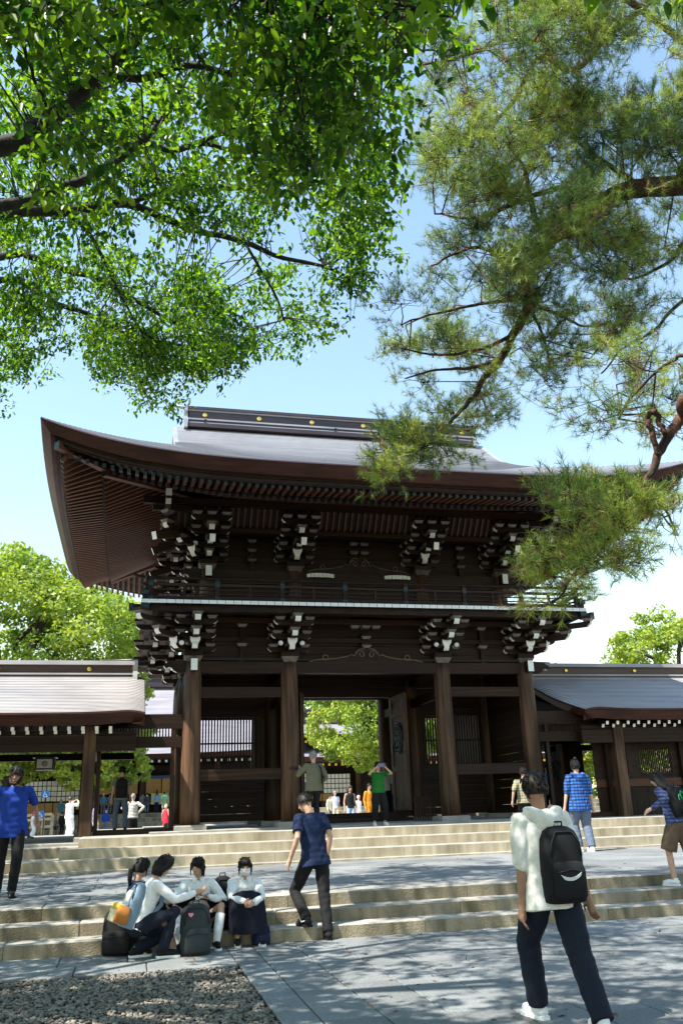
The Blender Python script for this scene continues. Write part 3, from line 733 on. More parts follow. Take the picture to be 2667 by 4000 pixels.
# ================================================================== CORRIDORS either side of the gate
def corridor(sg, label):
    """sg=-1 left of the gate, +1 right; X(u): u = distance outward from the roof end"""
    end = .32 if sg < 0 else 12.90
    X = lambda u: end+sg*u
    root = thing('roofed_corridor', label, 'corridor', (X(6), 28, .93))
    LEN = 16.0
    def cz(t): return .30*t+.0165*t*t            # run 4.3 -> 1.6
    ZC = 4.06
    m = MB(); us = [0, .06, .14, .24, .36, .5, .7, 1.0, 1.6, 3, 6, 10, LEN]
    def zz(u, t, dz):
        e = max(0, 1-u/.55); c = max(0, 1-u/2.2)
        return ZC+cz(t)+dz-.10*e*e+.09*c*c*max(0, 1-t/2.0)
    for side in (0, 1):
        rows = []; n = 25
        for i in range(n):
            for t, dz in ((4.3*i/n, .013), (4.3*(i+1)/n, 0)):
                rows.append([(X(u), 23.7+t if side == 0 else 32.3-t, zz(u, t, dz)) for u in us])
        f0 = len(m.m); m.grid(rows, smooth=False, flip=(side == 1) != (sg < 0))
        for i in range(f0, len(m.m)):
            if ((i-f0)//(len(us)-1)) % 2 == 1: m.m[i] = 1
    roof = part('roof', m, ['corridor_roof', 'sheet_edge'], root, (X(6), 28, ZC))
    # eave board and verge board
    b = MB()
    for side in (0, 1):
        y0 = 23.7 if side == 0 else 32.3; s = 1 if side == 0 else -1
        b.grid([[(X(u), y0+s*a, zz(u, 0, 0)+dz) for u in us] for a, dz in ((0, .02), (-.01, -.03), (.03, -.07), (.16, -.29), (.3, -.295))], smooth=False, flip=(side == 0) != (sg < 0))
    part('eave_board', b, 'wood_fascia', roof)
    b = MB(); rows = [[], [], [], []]
    for k in range(41):
        y = 23.7+8.6*k/40; t = min(y-23.7, 32.3-y); z = zz(0, t, .01)
        for r, (dx, dz) in zip(rows, ((0, .015), (-.015, -.03), (.10, -.26), (.3, -.28))): r.append((X(dx), y, z+dz))
    b.grid(rows, smooth=False, flip=sg > 0); part('verge_board', b, 'wood_fascia', roof)
    b = MB(); b.grid([[(X(u), 23.9, 3.80) for u in (.1, LEN)], [(X(u), 26, 4.45) for u in (.1, LEN)], [(X(u), 28, 5.0) for u in (.1, LEN)], [(X(u), 30, 4.45) for u in (.1, LEN)], [(X(u), 32.1, 3.80) for u in (.1, LEN)]], smooth=False); part('soffit', b, 'wood', roof)
    b = MB(); b.add([(X(.42), 23.95, 3.75)]+[(X(.42), 23.95+8.1*k/20, zz(.42, min(23.95+8.1*k/20-23.7, 32.3-(23.95+8.1*k/20)), -.04)) for k in range(21)]+[(X(.42), 32.05, 3.75)], [tuple(range(23))]); part('gable_wall', b, 'wood', roof)
    # ridge
    r = MB()
    for z0, z1, hw, ex, mi in ((5.36, 5.50, .34, 0, 0), (5.50, 5.56, .29, .0, 1), (5.56, 5.63, .26, -.02, 0), (5.63, 5.68, .29, 0, 1), (5.68, 5.93, .23, -.03, 0), (5.93, 6.05, .33, .05, 1)):
        a, c = X(.36-ex), X(LEN); r.box(min(a, c), max(a, c), 28-hw, 28+hw, z0, z1, mi)
    ridge = part('ridge', r, ['corridor_ridge', 'corridor_roof'], roof, (X(6), 28, 5.5))
    e = MB(); e.prism([(-.40, 5.30), (.40, 5.30), (.33, 5.6), (.28, 5.75), (.34, 6.08), (-.34, 6.08), (-.28, 5.75), (-.33, 5.6)], 0, .14, lambda u, v, w: (X(.36)-sg*w, 28+u, v)); part('ridge_end', e, 'corridor_roof', ridge)
    t = MB(); t.tube([(X(1.2), 28, 6.09), (X(.2), 28, 6.12), (X(-.05), 28, 6.19)], [.05, .06, .075], 10); part('ridge_finial', t, 'dark_metal', ridge)
    cd_ = MB(); cd_.lathe([(.02, -.03), (.055, -.03), (.07, -.012), (.07, .02)], n=18, axis='y'); me = cd_.mesh('crest_disc', ['gold'])
    for u in (1.66, 4.3, 6.9): put('crest_disc', me, ridge, (X(u), 27.755, 5.81))
    # rafters with white ends, two tiers
    for k in range(40):
        u = .86+.345*k
        bar('flying_rafter', (X(u), 24.02, 3.70), (X(u), 25.0, 3.93), .085, .10, ['wood_bar', 'wood_bar', 'white_paint'], roof)
        bar('rafter', (X(u), 24.28, 3.635), (X(u), 27.5, 4.75), .085, .10, ['wood_bar', 'wood_bar', 'white_paint'], roof)
    # posts and beams
    pm = MB(); pm.box(-.15, .15, -.15, .15, 0, 2.75); pe = pm.mesh('post', ['wood_column'])
    ps = MB(); ps.cbox(-.25, .25, -.25, .25, 0, .12, .02); pse = ps.mesh('base_stone', ['stone_top'])
    for u, y in [(1.37, 24.5), (4.7, 24.5), (8.0, 24.5), (11.3, 24.5), (1.75, 31.5), (5.4, 31.5), (9.0, 31.5), (12.6, 31.5)]:
        o = put('post', pe, root, (X(u), y, 1.02)); put('base_stone', pse, o, (X(u), y, .925))
    for y, z0, z1 in ((24.5, 3.15, 3.54), (31.5, 3.32, 3.54), (31.5, 3.62, 3.8), (24.5, 3.56, 3.66)):
        bar('beam', (X(.2), y, (z0+z1)/2), (X(LEN), y, (z0+z1)/2), .18, z1-z0, 'wood_bar', root)
    for u in (1.37, 4.7, 8.0): bar('beam', (X(u), 24.5, 3.40), (X(u), 31.5, 3.40), .18, .25, 'wood_bar', root)
    # doorway between the first post and the gate column
    gx = 1.6 if sg < 0 else 11.62
    a, c = X(1.13), X(-.79); 
    bar('door_frame', (a, 24.8, .93), (a, 24.8, 3.75), .10, .16, 'wood_bar', root); bar('door_frame', (c, 24.8, 1.11), (c, 24.8, 3.75), .10, .16, 'wood_bar', root)
    for z0, z1, w in ((1.05, 1.19, .2), (3.24, 3.52, .2), (3.74, 4.12, .18)): bar('door_frame', (a, 24.8, (z0+z1)/2), (gx-sg*-.2, 24.8, (z0+z1)/2), w, z1-z0, 'wood_bar', root)
    tw = MB(); tw.box(min(a, c), max(a, c), 24.76, 24.84, 3.50, 3.53); tr = part('transom', tw, 'wood', root, ((a+c)/2, 24.8, 3.6))
    for k in range(24):
        x = a+(c-a)*(k+.5)/24; bar('lattice_bar', (x, 24.8, 3.52), (x, 24.8, 3.74), .035, .04, 'wood_bar', tr)
    return root, X
mat_noise('corridor_roof', (0.34, 0.335, 0.345), (0.44, 0.43, 0.44), (0.8, 5, 5), 0.42, bump=0.05, c3=(0.29, 0.29, 0.31), s3=(0.5, 0.5, 0.5), spec=0.5)
mat_noise('corridor_ridge', (0.045, 0.022, 0.018), (0.075, 0.04, 0.033), (0.7, 6, 6), 0.4)
mat_noise('sheet_edge', (0.10, 0.075, 0.065), (0.16, 0.13, 0.115), (1, 6, 6), 0.5)  # dark tone holds both shadow and dirt where the roof sheets meet
cl, XLf = corridor(-1, 'roofed timber corridor with sunlit pale roof to the left of the gate')
cr_, XRf = corridor(1, 'roofed timber corridor with shaded blue roof to the right of the gate')
# right corridor: boarded front wall with lattice windows, and an open door leaf with a crest
for k in range(9): bar('wall_board', (14.0+.55*k, 25.0, 1.0), (14.0+.55*k, 25.0, 1.9), .54, .05, 'wood_bar', cr_)
bar('wall_rail', (13.7, 24.95, 2.0), (19.5, 24.95, 2.0), .08, .22, 'wood_rafter', cr_)
for (a, c, z0, z1) in ((13.7, 14.30, 2.1, 3.2), (14.82, 15.22, 2.1, 3.2), (16.32, 19.5, 2.1, 3.2), (14.30, 14.82, 2.1, 2.22), (14.30, 14.82, 3.03, 3.2), (15.22, 16.32, 2.1, 2.22), (15.22, 16.32, 3.03, 3.2)):
    bar('wall_panel', (a, 25.0, (z0+z1)/2), (c, 25.0, (z0+z1)/2), .06, z1-z0, 'wood_bar', cr_)
for a, c, n in ((14.30, 14.82, 8), (15.22, 16.32, 17)):
    w = MB(); w.box(a, c, 24.94, 25.06, 3.0, 3.035); w.box(a, c, 24.94, 25.06, 2.215, 2.25); o = part('lattice_window', w, 'wood', cr_, ((a+c)/2, 25, 2.2))
    for k in range(n): x = a+(c-a)*(k+.5)/n; bar('lattice_bar', (x, 25.0, 2.22), (x, 25.0, 3.03), .034, .04, 'wood_bar', o)
bar('post', (16.65, 24.9, .93), (16.65, 24.9, 3.2), .16, .16, 'wood_bar', cr_)
door_leaf(13.62, 27.9, 26.9, 1.2, 3.3, cr_, -1)
bar('door_jamb', (13.35, 27.95, .93), (13.35, 27.95, 3.5), .14, .14, 'wood_bar', cr_)
for k in range(5): bar('wall_board', (13.82+.25*k, 28.0, .95), (13.82+.25*k, 28.0, 3.6), .245, .05, 'wood_bar', cr_)
# hanging lantern inside the left corridor
lt = at_y(178, 2985, 28.0); lan = thing('hanging_lantern', 'dark framed box lantern with a white crest panel hanging in the left corridor', 'lantern', lt)
b = MB(); w, h, d = .24, .15, .24
for sx in (-1, 1):
    for sy in (-1, 1): b.box(lt.x+sx*w-.02, lt.x+sx*w+.02, lt.y+sy*d-.02, lt.y+sy*d+.02, lt.z-h-.03, lt.z+h+.02)
for z in (lt.z-h, lt.z+h): b.box(lt.x-w-.03, lt.x+w+.03, lt.y-d-.03, lt.y+d+.03, z-.02, z+.02)
b.box(lt.x-w-.1, lt.x+w+.1, lt.y-d-.1, lt.y+d+.1, lt.z+h+.02, lt.z+h+.05); b.tube([(lt.x, lt.y, lt.z+h), (lt.x, lt.y, lt.z+h+.55)], .01, 5); part('frame', b, 'dark_metal', lan)
g = MB(); g.box(lt.x-w+.01, lt.x+w-.01, lt.y-d+.012, lt.y+d-.012, lt.z-h+.02, lt.z+h-.02); part('paper_panel', g, 'white_paint', lan)
c = MB(); c.tube([(lt.x+.07*math.cos(a), lt.y-d+.006, lt.z+.07*math.sin(a)) for a in np.linspace(0, 2*PI, 17)], .012, 5); c.tube([(lt.x+.03*math.cos(a), lt.y-d+.006, lt.z+.03*math.sin(a)) for a in np.linspace(0, 2*PI, 13)], .010, 5); part('crest', c, 'dark_metal', lan)

# the gate and its corridors stand at nine tenths of the drawn size
for r_, lc_ in ((gate, (5.949, 25.2, 1.154)), (cl, None), (cr_, None), (scr, None), (lan, None)):
    r_.scale = (.9, .9, .9); w_ = WL[r_.name]
    r_.location = lc_ or (w_.x*.9, w_.y*.9, .155+w_.z*.9)
for o_ in list(COL.objects):
    if o_.name.startswith('floodlight'):
        w_ = WL[o_.name]; o_.scale = (.9, .9, .9); o_.location = (w_.x*.9, w_.y*.9, .155+w_.z*.9)

# ================================================================== MAIN HALL across the courtyard
mat_noise('hall_roof', (0.21, 0.20, 0.23), (0.28, 0.27, 0.30), (0.6, 3, 3), 0.45)
mat_noise('ochre_blind', (0.36, 0.20, 0.06), (0.46, 0.27, 0.09), (1, 1, 40), 0.7, rand=0.1)
mat_plain('blue_band', (0.03, 0.10, 0.28), 0.7)
mat_plain('gold_wrap', (0.80, 0.55, 0.05), 0.5)
mat_noise('shoji', (0.70, 0.70, 0.62), (0.80, 0.80, 0.72), (3, 3, 3), 0.8, rand=0.05)
mat_plain('lime_blind', (0.62, 0.66, 0.30), 0.8)
mat_noise('bamboo', (0.45, 0.34, 0.20), (0.58, 0.46, 0.30), (4, 4, 4), 0.6)
hall = thing('shrine_hall', 'long dark timber worship hall with pale roof across the sunny courtyard', 'hall', (3, 60, .62))
def hall_roof(x0, x1, ye, ze, yr, zr, par, ridge=True):
    m = MB(); rows = []
    for i in range(13):
        t = i/12; z = ze+(zr-ze)*(.55*t+.45*t*t)
        rows.append([(x, ye+(yr-ye)*t, z+.25*abs((x-(x0+x1)/2)/((x1-x0)/2))**6*(1-t)) for x in np.linspace(x0, x1, 25)])
    m.grid(rows, smooth=True)
    rows2 = [[(x, 2*yr-y, z) for (x, y, z) in r] for r in rows]; m.grid(rows2, smooth=True, flip=True)
    o = part('roof', m, 'hall_roof', par, ((x0+x1)/2, yr, ze))
    b = MB(); b.grid([[(x, ye+dy, ze+dz+.25*abs((x-(x0+x1)/2)/((x1-x0)/2))**6) for x in np.linspace(x0, x1, 25)] for dy, dz in ((0, .01), (.12, -.28), (.5, -.30), (2.5, -.05))], smooth=False, flip=True); part('eave_board', b, 'wood_fascia', o)
    n = int((x1-x0)/.42)
    for k in range(n):
        x = x0+.4+.42*k; bar('rafter', (x, ye+.35, ze-.40), (x, ye+2.0, ze-.12), .14, .14, ['wood_rafter', 'wood_rafter', 'gold_wrap' if x > 8 else 'white_paint'], o)
    r = MB()
    for z0, z1, hw in ((zr-.1, zr+.25, .4), (zr+.25, zr+.65, .3), (zr+.65, zr+.85, .42)): r.box(x0+.8, x1-.8, yr-hw, yr+hw, z0, z1)
    part('ridge', r, 'ridge_wood', o)
    for xx in (x0, x1):
        w = MB(); w.add([(xx-.3*(1 if xx == x1 else -1), ye+.6, ze), (xx-.3*(1 if xx == x1 else -1), 2*yr-ye-.6, ze), (xx-.3*(1 if xx == x1 else -1), yr, zr)], [(0, 1, 2)]); part('gable_wall', w, 'wood', o)
    return o
hall_roof(-26, 8.6, 55.2, 4.95, 63, 10.0, hall); hall_roof(8.9, 30, 56.5, 6.05, 61, 7.2, hall); hall_roof(8.9, 30, 55.4, 4.55, 59, 5.6, hall)
b = MB(); b.box(-25, 29, 58.3, 66, 1.6, 5.2); part('wall', b, 'wood', hall)
for k in range(24):
    x = -24.5+2.3*k; bar('pillar', (x, 58.0, 1.6), (x, 58.0, 4.6), .32, .32, 'wood_column', hall)
bar('beam', (-25, 57.95, 4.25), (29, 57.95, 4.25), .2, .35, 'wood_bar', hall)
bar('blue_band', (-3.0, 57.75, 3.72), (5.2, 57.75, 3.72), .05, .16, 'blue_band', hall)
sm_ = MB(); sm_.box(-.92, .92, -.03, .03, -.62, .62); sme = sm_.mesh('shoji_window', ['dark_interior'])
sp = MB(); sp.box(-.105, .105, -.045, -.02, -.125, .125); spe = sp.mesh('paper_pane', ['shoji'])
def shoji(x, y, z, nx=7, nz=4):
    o = put('shoji_window', sme, hall, (x, y, z))
    for i in range(nx):
        for j in range(nz): put('paper_pane', spe, o, (x+(i-(nx-1)/2)*.255, y, z+(j-(nz-1)/2)*.30))
for px, py in ((157, 3092), (268, 3090), (1315, 3060), (1180, 3058)):
    p = at_y(px, py, 57.7); shoji(p.x, 57.7, p.z)
for x0, x1, z0, z1 in ((-6.6, -3.3, 1.62, 2.35), (-2.7, -1.0, 2.75, 3.6), (-.9, .55, 2.75, 3.6), (1.0, 4.9, 2.72, 3.62), (9.6, 13.0, 2.0, 2.45)):
    n = max(1, int((x1-x0)/.85))
    for k in range(n): bar('blind', (x0+(x1-x0)*k/n+.02, 57.72, (z0+z1)/2), (x0+(x1-x0)*(k+1)/n-.04, 57.72, (z0+z1)/2), .04, z1-z0, 'ochre_blind', hall)
for x0, x1, z0, z1 in ((1.35, 2.9, 2.1, 2.75), (3.4, 4.6, 2.45, 2.75)): bar('blind', (x0, 57.6, (z0+z1)/2), (x1, 57.6, (z0+z1)/2), .04, z1-z0, 'lime_blind', hall)
for x, z in ((-2.95, 3.4), (-2.95, 2.2), (4.95, 3.5), (4.95, 2.4), (5.3, 3.0)): bar('gold_wrap', (x, 57.55, z-.25), (x, 57.55, z+.25), .22, .22, 'gold_wrap', hall)
tm = MB(); tm.lathe([(.02, .25), (.05, .18), (.06, 0), (.09, -.12)], n=8); tme = tm.mesh('tassel', ['dark_metal'])
for x in (1.7, 2.5, 3.6, 4.4, -1.9): put('tassel', tme, hall, (x, 57.5, 2.72))
# stone steps and platform of the hall
stair('hall_steps', [(53.2, .86, -30, 34), (53.7, 1.11, -30, 34), (54.2, 1.36, -30, 34), (54.7, 1.6, -30, 34)], -30, 34, .62, (3.0, 5.0), 60)
b = MB(); b.box(-30, 34, 54.9, 70, .6, 1.59); struct(part('hall_platform', b, 'stone_top'))
# white railing at the platform edge
for nm, x0, x1 in (('left', 2.2, 9.0),):
    fr = thing('platform_railing', 'low pale railing along the hall platform edge', 'railing', (x0, 55.4, 1.6))
    for z in (1.78, 2.0): bar('rail', (x0, 55.4, z), (x1, 55.4, z), .08, .07, 'bamboo', fr)
    for k in range(8): bar('post', (x0+(x1-x0)*k/7, 55.4, 1.6), (x0+(x1-x0)*k/7, 55.4, 2.05), .09, .09, 'bamboo', fr)
# timber ramp railing with the blue wheelchair signs
p0, p1 = at_y(100, 3205, 47), at_y(206, 3180, 47)
rr = thing('ramp_railing', 'pale timber ramp railing in the courtyard seen through the left corridor', 'railing', (p0.x, 47, .62))
for dz in (-.45, -.1, .12): bar('rail', (p0.x, 47, p0.z+dz+.1), (p1.x, 47, p0.z+dz+.14), .12, .12, 'bamboo', rr)
for k in range(4): bar('post', (p0.x+(p1.x-p0.x)*k/3, 47.1, .62), (p0.x+(p1.x-p0.x)*k/3, 47.1, p0.z+.25), .14, .14, 'bamboo', rr)
mat_plain('sign_blue', (0.01, 0.14, 0.46), 0.5); mat_plain('sign_white', (0.8, 0.8, 0.8), 0.6)
def wheel_sign(px, py, Y, w, tilt, label, post):
    c = at_y(px, py, Y); t = thing('wheelchair_sign', label, 'sign', c, 'blue wheelchair signs'); ct, st = math.cos(tilt), math.sin(tilt)
    R = lambda u, v, d: (c.x+(u*ct-v*st)*w, c.y-d, c.z+(u*st+v*ct)*w)
    b = MB(); b.prism([(-.5, -.5), (.5, -.5), (.5, .5), (-.5, .5)], -.02, .02, lambda u, v, d: R(u, v, d)); part('sign_panel', b, 'sign_blue', t)
    s = MB(); lw = .035*w
    s.tube([R(-.03+.22*math.cos(a), -.14+.22*math.sin(a), .03) for a in np.linspace(PI*.62, PI*2.12, 18)], lw, 6)
    s.tube([R(-.08, .17, .03), R(-.06, -.04, .03), R(.14, -.04, .03), R(.22, -.30, .03), R(.31, -.27, .03)], lw*1.1, 6)
    s.tube([R(-.07, .07, .03), R(.12, .07, .03)], lw*.8, 6)
    s.ball(R(-.09, .29, .03), (.075*w, .02, .075*w), 10, 6); part('wheelchair_symbol', s, 'sign_white', t)
    if post:
        k = MB(); k.tube([(c.x, c.y+.04, .62), (c.x, c.y+.04, c.z)], .025, 6); part('post', k, 'dark_metal', t)
wheel_sign(179, 3103, 46, .34, 0, 'upright blue wheelchair sign below the paper lattice window', True)
wheel_sign(159, 3182, 45.8, .34, .1, 'tilted blue wheelchair sign fixed to the timber ramp railing', False)

# ================================================================== TREES BEHIND
def leaf_cloud(C, N, size, droop=.0, ratio=.62):
    """quads around points C with preferred normals N; returns V, F (2 tris as quad)"""
    n = len(C); a = RNG.normal(size=(n, 3))+N*1.0
    a /= np.linalg.norm(a, axis=1)[:, None]
    r = RNG.normal(size=(n, 3)); r[:, 2] -= droop
    u = np.cross(a, r); u /= np.linalg.norm(u, axis=1)[:, None]+1e-9; v = np.cross(a, u)
    s = (size*RNG.uniform(.7, 1.3, n))[:, None]
    P = [C+v*s*.55, C+u*s*ratio*.5, C-v*s*.5, C-u*s*ratio*.5]
    V = np.stack(P, 1).reshape(-1, 3); F = np.arange(4*n).reshape(-1, 4)
    return V, F
def far_tree(name, label, c, r, clumps, per, size, mat, group='trees behind the gate', trunk=True, seed=0, squash=.55):
    rg = np.random.default_rng(seed)
    c = np.array(c, float); r = np.array(r, float)
    t = thing(name, label, 'tree', (c[0], c[1], .6), group)
    d = rg.normal(size=(clumps, 3)); d /= np.linalg.norm(d, axis=1)[:, None]
    rad_ = rg.uniform(.55, 1.0, clumps)**.5
    lump = 1+.10*np.sin(d[:, 0]*5+seed)+.10*np.sin(d[:, 2]*7+2*seed)+.08*np.sin(d[:, 1]*6)
    K = c+d*r*(rad_*lump)[:, None]
    cs = rg.uniform(.5, 1.1, clumps)*float(r.mean())*.15
    pts = np.repeat(K, per, 0); e = rg.normal(size=(clumps*per, 3)); e /= np.linalg.norm(e, axis=1)[:, None]
    q = rg.uniform(.3, 1, clumps*per)**.5
    off = e*(q*np.repeat(cs, per))[:, None]*np.array([1.15, 1.15, squash+.25]); C = pts+off
    N = off/np.linalg.norm(off, axis=1)[:, None]+np.array([0, 0, .9])
    V, F = leaf_cloud(C, N, np.full(len(C), size)*1.0)
    V = V-np.array([c[0], c[1], .6])
    put('crown', fast_mesh('crown', V, F, mat), t, (c[0], c[1], .6))
    if trunk:
        b = MB(); h = c[2]-.6
        b.tube([(c[0], c[1], .5), (c[0]+.15, c[1], .6+h*.45), (c[0]-.1, c[1], c[2])], [r[0]*.075, r[0]*.06, r[0]*.04], 10)
        for k in range(12):
            kk = K[rg.integers(clumps)]; b.tube([(c[0], c[1], .6+h*rg.uniform(.5, .9)), tuple((c*.5+kk*.5)+rg.normal(size=3)*.2), tuple(kk)], [r[0]*.035, r[0]*.022, r[0]*.008], 6)
        part('trunk', b, 'bark', t)
    return t
far_tree('camphor_tree', 'large round bright green camphor tree behind the left corridor', (-6.3, 49, 9.2), (6.8, 5.6, 6.3), 760, 95, .25, 'camphor_far_leaf', seed=3)
far_tree('camphor_tree', 'bright green camphor tree seen through the gate opening', (13.6, 48.5, 6.9), (3.7, 3.4, 4.0), 420, 90, .18, 'camphor_far_leaf', seed=5)
far_tree('camphor_tree', 'green camphor tree low behind the side doorway', (-1.7, 47.5, 4.6), (2.7, 2.0, 2.0), 200, 80, .18, 'camphor_far_leaf', seed=15)
far_tree('camphor_tree', 'dark tree behind the hall roof at the top of the gate opening', (13.5, 74, 7.2), (8, 4, 4.2), 200, 60, .4, 'dark_far_leaf', seed=6)
far_tree('camphor_tree', 'green tree rising behind the right corner of the gate', (26.5, 60, 8.3), (3.0, 3.0, 4.6), 300, 80, .24, 'camphor_far_leaf', seed=8)
far_tree('camphor_tree', 'tall tree at the right edge above the corridor roof', (41.8, 62, 11.0), (5.4, 4.0, 5.0), 360, 80, .26, 'camphor_far_leaf', seed=9)
far_tree('camphor_tree', 'rounded tree top just above the right corridor ridge', (36.5, 66, 7.6), (5.6, 4.0, 3.8), 330, 80, .28, 'camphor_far_leaf', seed=10)
far_tree('camphor_tree', 'low distant tree top left of the others above the right corridor', (30.5, 72, 7.2), (5, 4, 3.4), 150, 60, .4, 'dark_far_leaf', seed=12)
far_tree('camphor_tree', 'tree seen through the right lattice and side door', (19.5, 47, 5.2), (3.4, 3, 3.2), 150, 60, .26, 'camphor_far_leaf', seed=13)

# the wood that closes the view behind the shrine
nw = 5200; wx = RNG.uniform(-70, 120, nw); base_h = 9.5+2.2*np.sin(wx*.21)+1.4*np.sin(wx*.53+1); wz = .6+base_h*RNG.uniform(0, 1, nw)**.75; wy = RNG.uniform(92, 99, nw)-wz*.25
KW = np.stack([wx, wy, wz], 1); pw = np.repeat(KW, 8, 0)+RNG.normal(size=(nw*8, 3))*.75
Vw, Fw = leaf_cloud(pw, np.tile(np.array([0, -.6, .8]), (len(pw), 1)), np.full(len(pw), .62))
wood = stuff(put('far_wood', fast_mesh('far_wood', Vw, Fw, 'dark_far_leaf'), None)); tag(wood, 'dense green wood closing the view behind the hall', 'wood')

# ================================================================== FOREGROUND TREES (camphor on the left, red pine on the right)
DS = 1.70089
def in_poly(P, poly):
    x, y = P[:, 0], P[:, 1]; r = np.zeros(len(P), bool); n = len(poly)
    for i in range(n):
        x1, y1 = poly[i]; x2, y2 = poly[(i+1) % n]
        c = ((y1 > y) != (y2 > y)) & (x < (x2-x1)*(y-y1)/((y2-y1)+1e-12)+x1); r ^= c
    return r
CRn, CUn, CFn = (np.array(v) for v in (CR, CU, CF))
def unproj(D, dist):
    """display coords (n,2) and eye distance (n,) -> world"""
    px = D[:, 0]*DS; py = D[:, 1]*DS
    d = ((px-IW/2)/FPX)[:, None]*CRn-((py-IH/2)/FPX)[:, None]*CUn+CFn
    d /= np.linalg.norm(d, axis=1)[:, None]
    return np.array([0, 0, CAM_H])+d*dist[:, None]
def proj(P):
    q = P-np.array([0, 0, CAM_H]); z = q@CFn
    return np.stack([(IW/2+FPX*(q@CRn)/z)/DS, (IH/2-FPX*(q@CUn)/z)/DS], 1), z
def rand_unit(n): 
    v = RNG.normal(size=(n, 3)); return v/np.linalg.norm(v, axis=1)[:, None]
def norm(v): return v/(np.linalg.norm(v, axis=-1, keepdims=True)+1e-9)
def limb(b, pts, r0, r1, n=8, wob=0.0):
    """smooth a 3D polyline (Catmull-Rom) and skin it"""
    P = [Vector(p) for p in pts]; out = []
    for i in range(len(P)-1):
        p0, p1, p2, p3 = P[max(i-1, 0)], P[i], P[i+1], P[min(i+2, len(P)-1)]
        for s in range(5):
            t = s/5; out.append(.5*((2*p1)+(p2-p0)*t+(2*p0-5*p1+4*p2-p3)*t*t+(3*p1-p0-3*p2+p3)*t**3))
    out.append(P[-1]); m = len(out)
    if wob: out = [p+Vector(RNG.normal(size=3)*wob) for p in out]
    b.tube(out, [r0+(r1-r0)*(i/(m-1))**.8 for i in range(m)], n); return out
def twigs(A, B, r0, r1, sag=.06):
    """thin three-sided twigs from A to B as one numpy mesh"""
    n = len(A); mid = (A+B)/2+RNG.normal(size=(n, 3))*sag*np.linalg.norm(B-A, axis=1)[:, None]
    d = norm(B-A); u = norm(np.cross(d, rand_unit(n))); v = np.cross(d, u); V = []
    for P, r in ((A, r0), (mid, (r0+r1)/2), (B, r1)):
        for k in range(3):
            a = 2*PI*k/3; V.append(P+(u*math.cos(a)+v*math.sin(a))*r)
    V = np.stack(V, 1).reshape(-1, 3); f = []
    for s in range(2):
        for k in range(3): f.append((s*3+k, s*3+(k+1) % 3, s*3+3+(k+1) % 3, s*3+3+k))
    F = (np.array(f)[None]+9*np.arange(n)[:, None, None]).reshape(-1, 4)
    return V, F

# ---------------- camphor
def leaves_mesh(C, D, U, size):
    """pointed leaves folded along the midrib: base C, direction D, up U"""
    n = len(C); S_ = np.cross(D, U); s = size[:, None]
    w = .25*s; fold = U*s*.06
    p0 = C; tip = C+D*s-U*s*.10
    q = [p0, C+D*s*.28+S_*w*.92+fold, C+D*s*.62+S_*w*.86+fold*.8, tip, C+D*s*.62-S_*w*.86+fold*.8, C+D*s*.28-S_*w*.92+fold]
    V = np.stack(q, 1).reshape(-1, 3)
    f = np.array([(0, 1, 2, 3), (0, 3, 4, 5)])
    F = (f[None]+6*np.arange(n)[:, None, None]).reshape(-1, 4); return V, F
def sprays(K, per, size, droop=.55, spread=.16):
    n = len(K); ax = norm(rand_unit(n)*np.array([1, 1, .5])-np.array([0, 0, .25]))
    L = RNG.uniform(.6, 1.3, n)*spread*2
    t = RNG.uniform(-.5, .5, (n, per)); C = K[:, None]+ax[:, None]*(t*L[:, None])[..., None]+RNG.normal(size=(n, per, 3))*spread*.35
    D = norm(ax[:, None]*.5+rand_unit(n*per).reshape(n, per, 3)*.9-np.array([0, 0, droop]))
    U = norm(rand_unit(n*per).reshape(n, per, 3)*.55+np.array([0, 0, 1.0])); U = norm(U-D*np.sum(U*D, -1, keepdims=True))
    s = (size*RNG.uniform(.65, 1.25, (n, per)))
    return C.reshape(-1, 3), D.reshape(-1, 3), U.reshape(-1, 3), s.reshape(-1), K-ax*L[:, None]*.5
cam_main = [(-60, -60), (1000, -60), (1015, 30), (985, 105), (930, 95), (880, 60), (835, 75), (850, 190), (895, 165), (905, 230), (945, 340), (900, 400), (905, 450), (868, 520), (885, 590), (868, 625), (845, 680), (800, 705),
            (735, 735), (705, 765), (668, 790), (660, 830), (640, 868), (590, 888), (540, 885), (505, 865), (450, 885), (425, 925), (380, 938), (325, 948), (268, 940), (248, 890), (225, 830), (190, 775), (165, 735), (128, 735), (122, 790), (100, 835), (35, 880), (0, 945), (-60, 980)]
cam_holes = [[(505, 570), (560, 548), (640, 560), (700, 600), (672, 628), (610, 640), (578, 690), (545, 690), (520, 650)], [(430, 340), (520, 300), (600, 330), (560, 380), (470, 390)], [(690, 640), (760, 640), (740, 690), (650, 700)],
             [(360, 560), (440, 560), (480, 600), (420, 620)], [(840, 70), (900, 90), (890, 160), (855, 160)], [(150, 640), (250, 690), (290, 740), (220, 735), (140, 690)], [(600, 480), (700, 470), (720, 520), (640, 540)], [(130, 520), (220, 560), (200, 590), (120, 560)]]
def grow(h, f):
    cx_ = sum(p[0] for p in h)/len(h); cy_ = sum(p[1] for p in h)/len(h); return [(cx_+(x-cx_)*f, cy_+(y-cy_)*f) for x, y in h]
cam_holes = [grow(h, 1.5 if i in (0, 2) else 1.25) for i, h in enumerate(cam_holes)]
def cam_dist(D): return 7.2+9.0*np.clip(D[:, 1]/950, 0, 1.05)-.8*np.clip((D[:, 0]-500)/500, -1, 1)
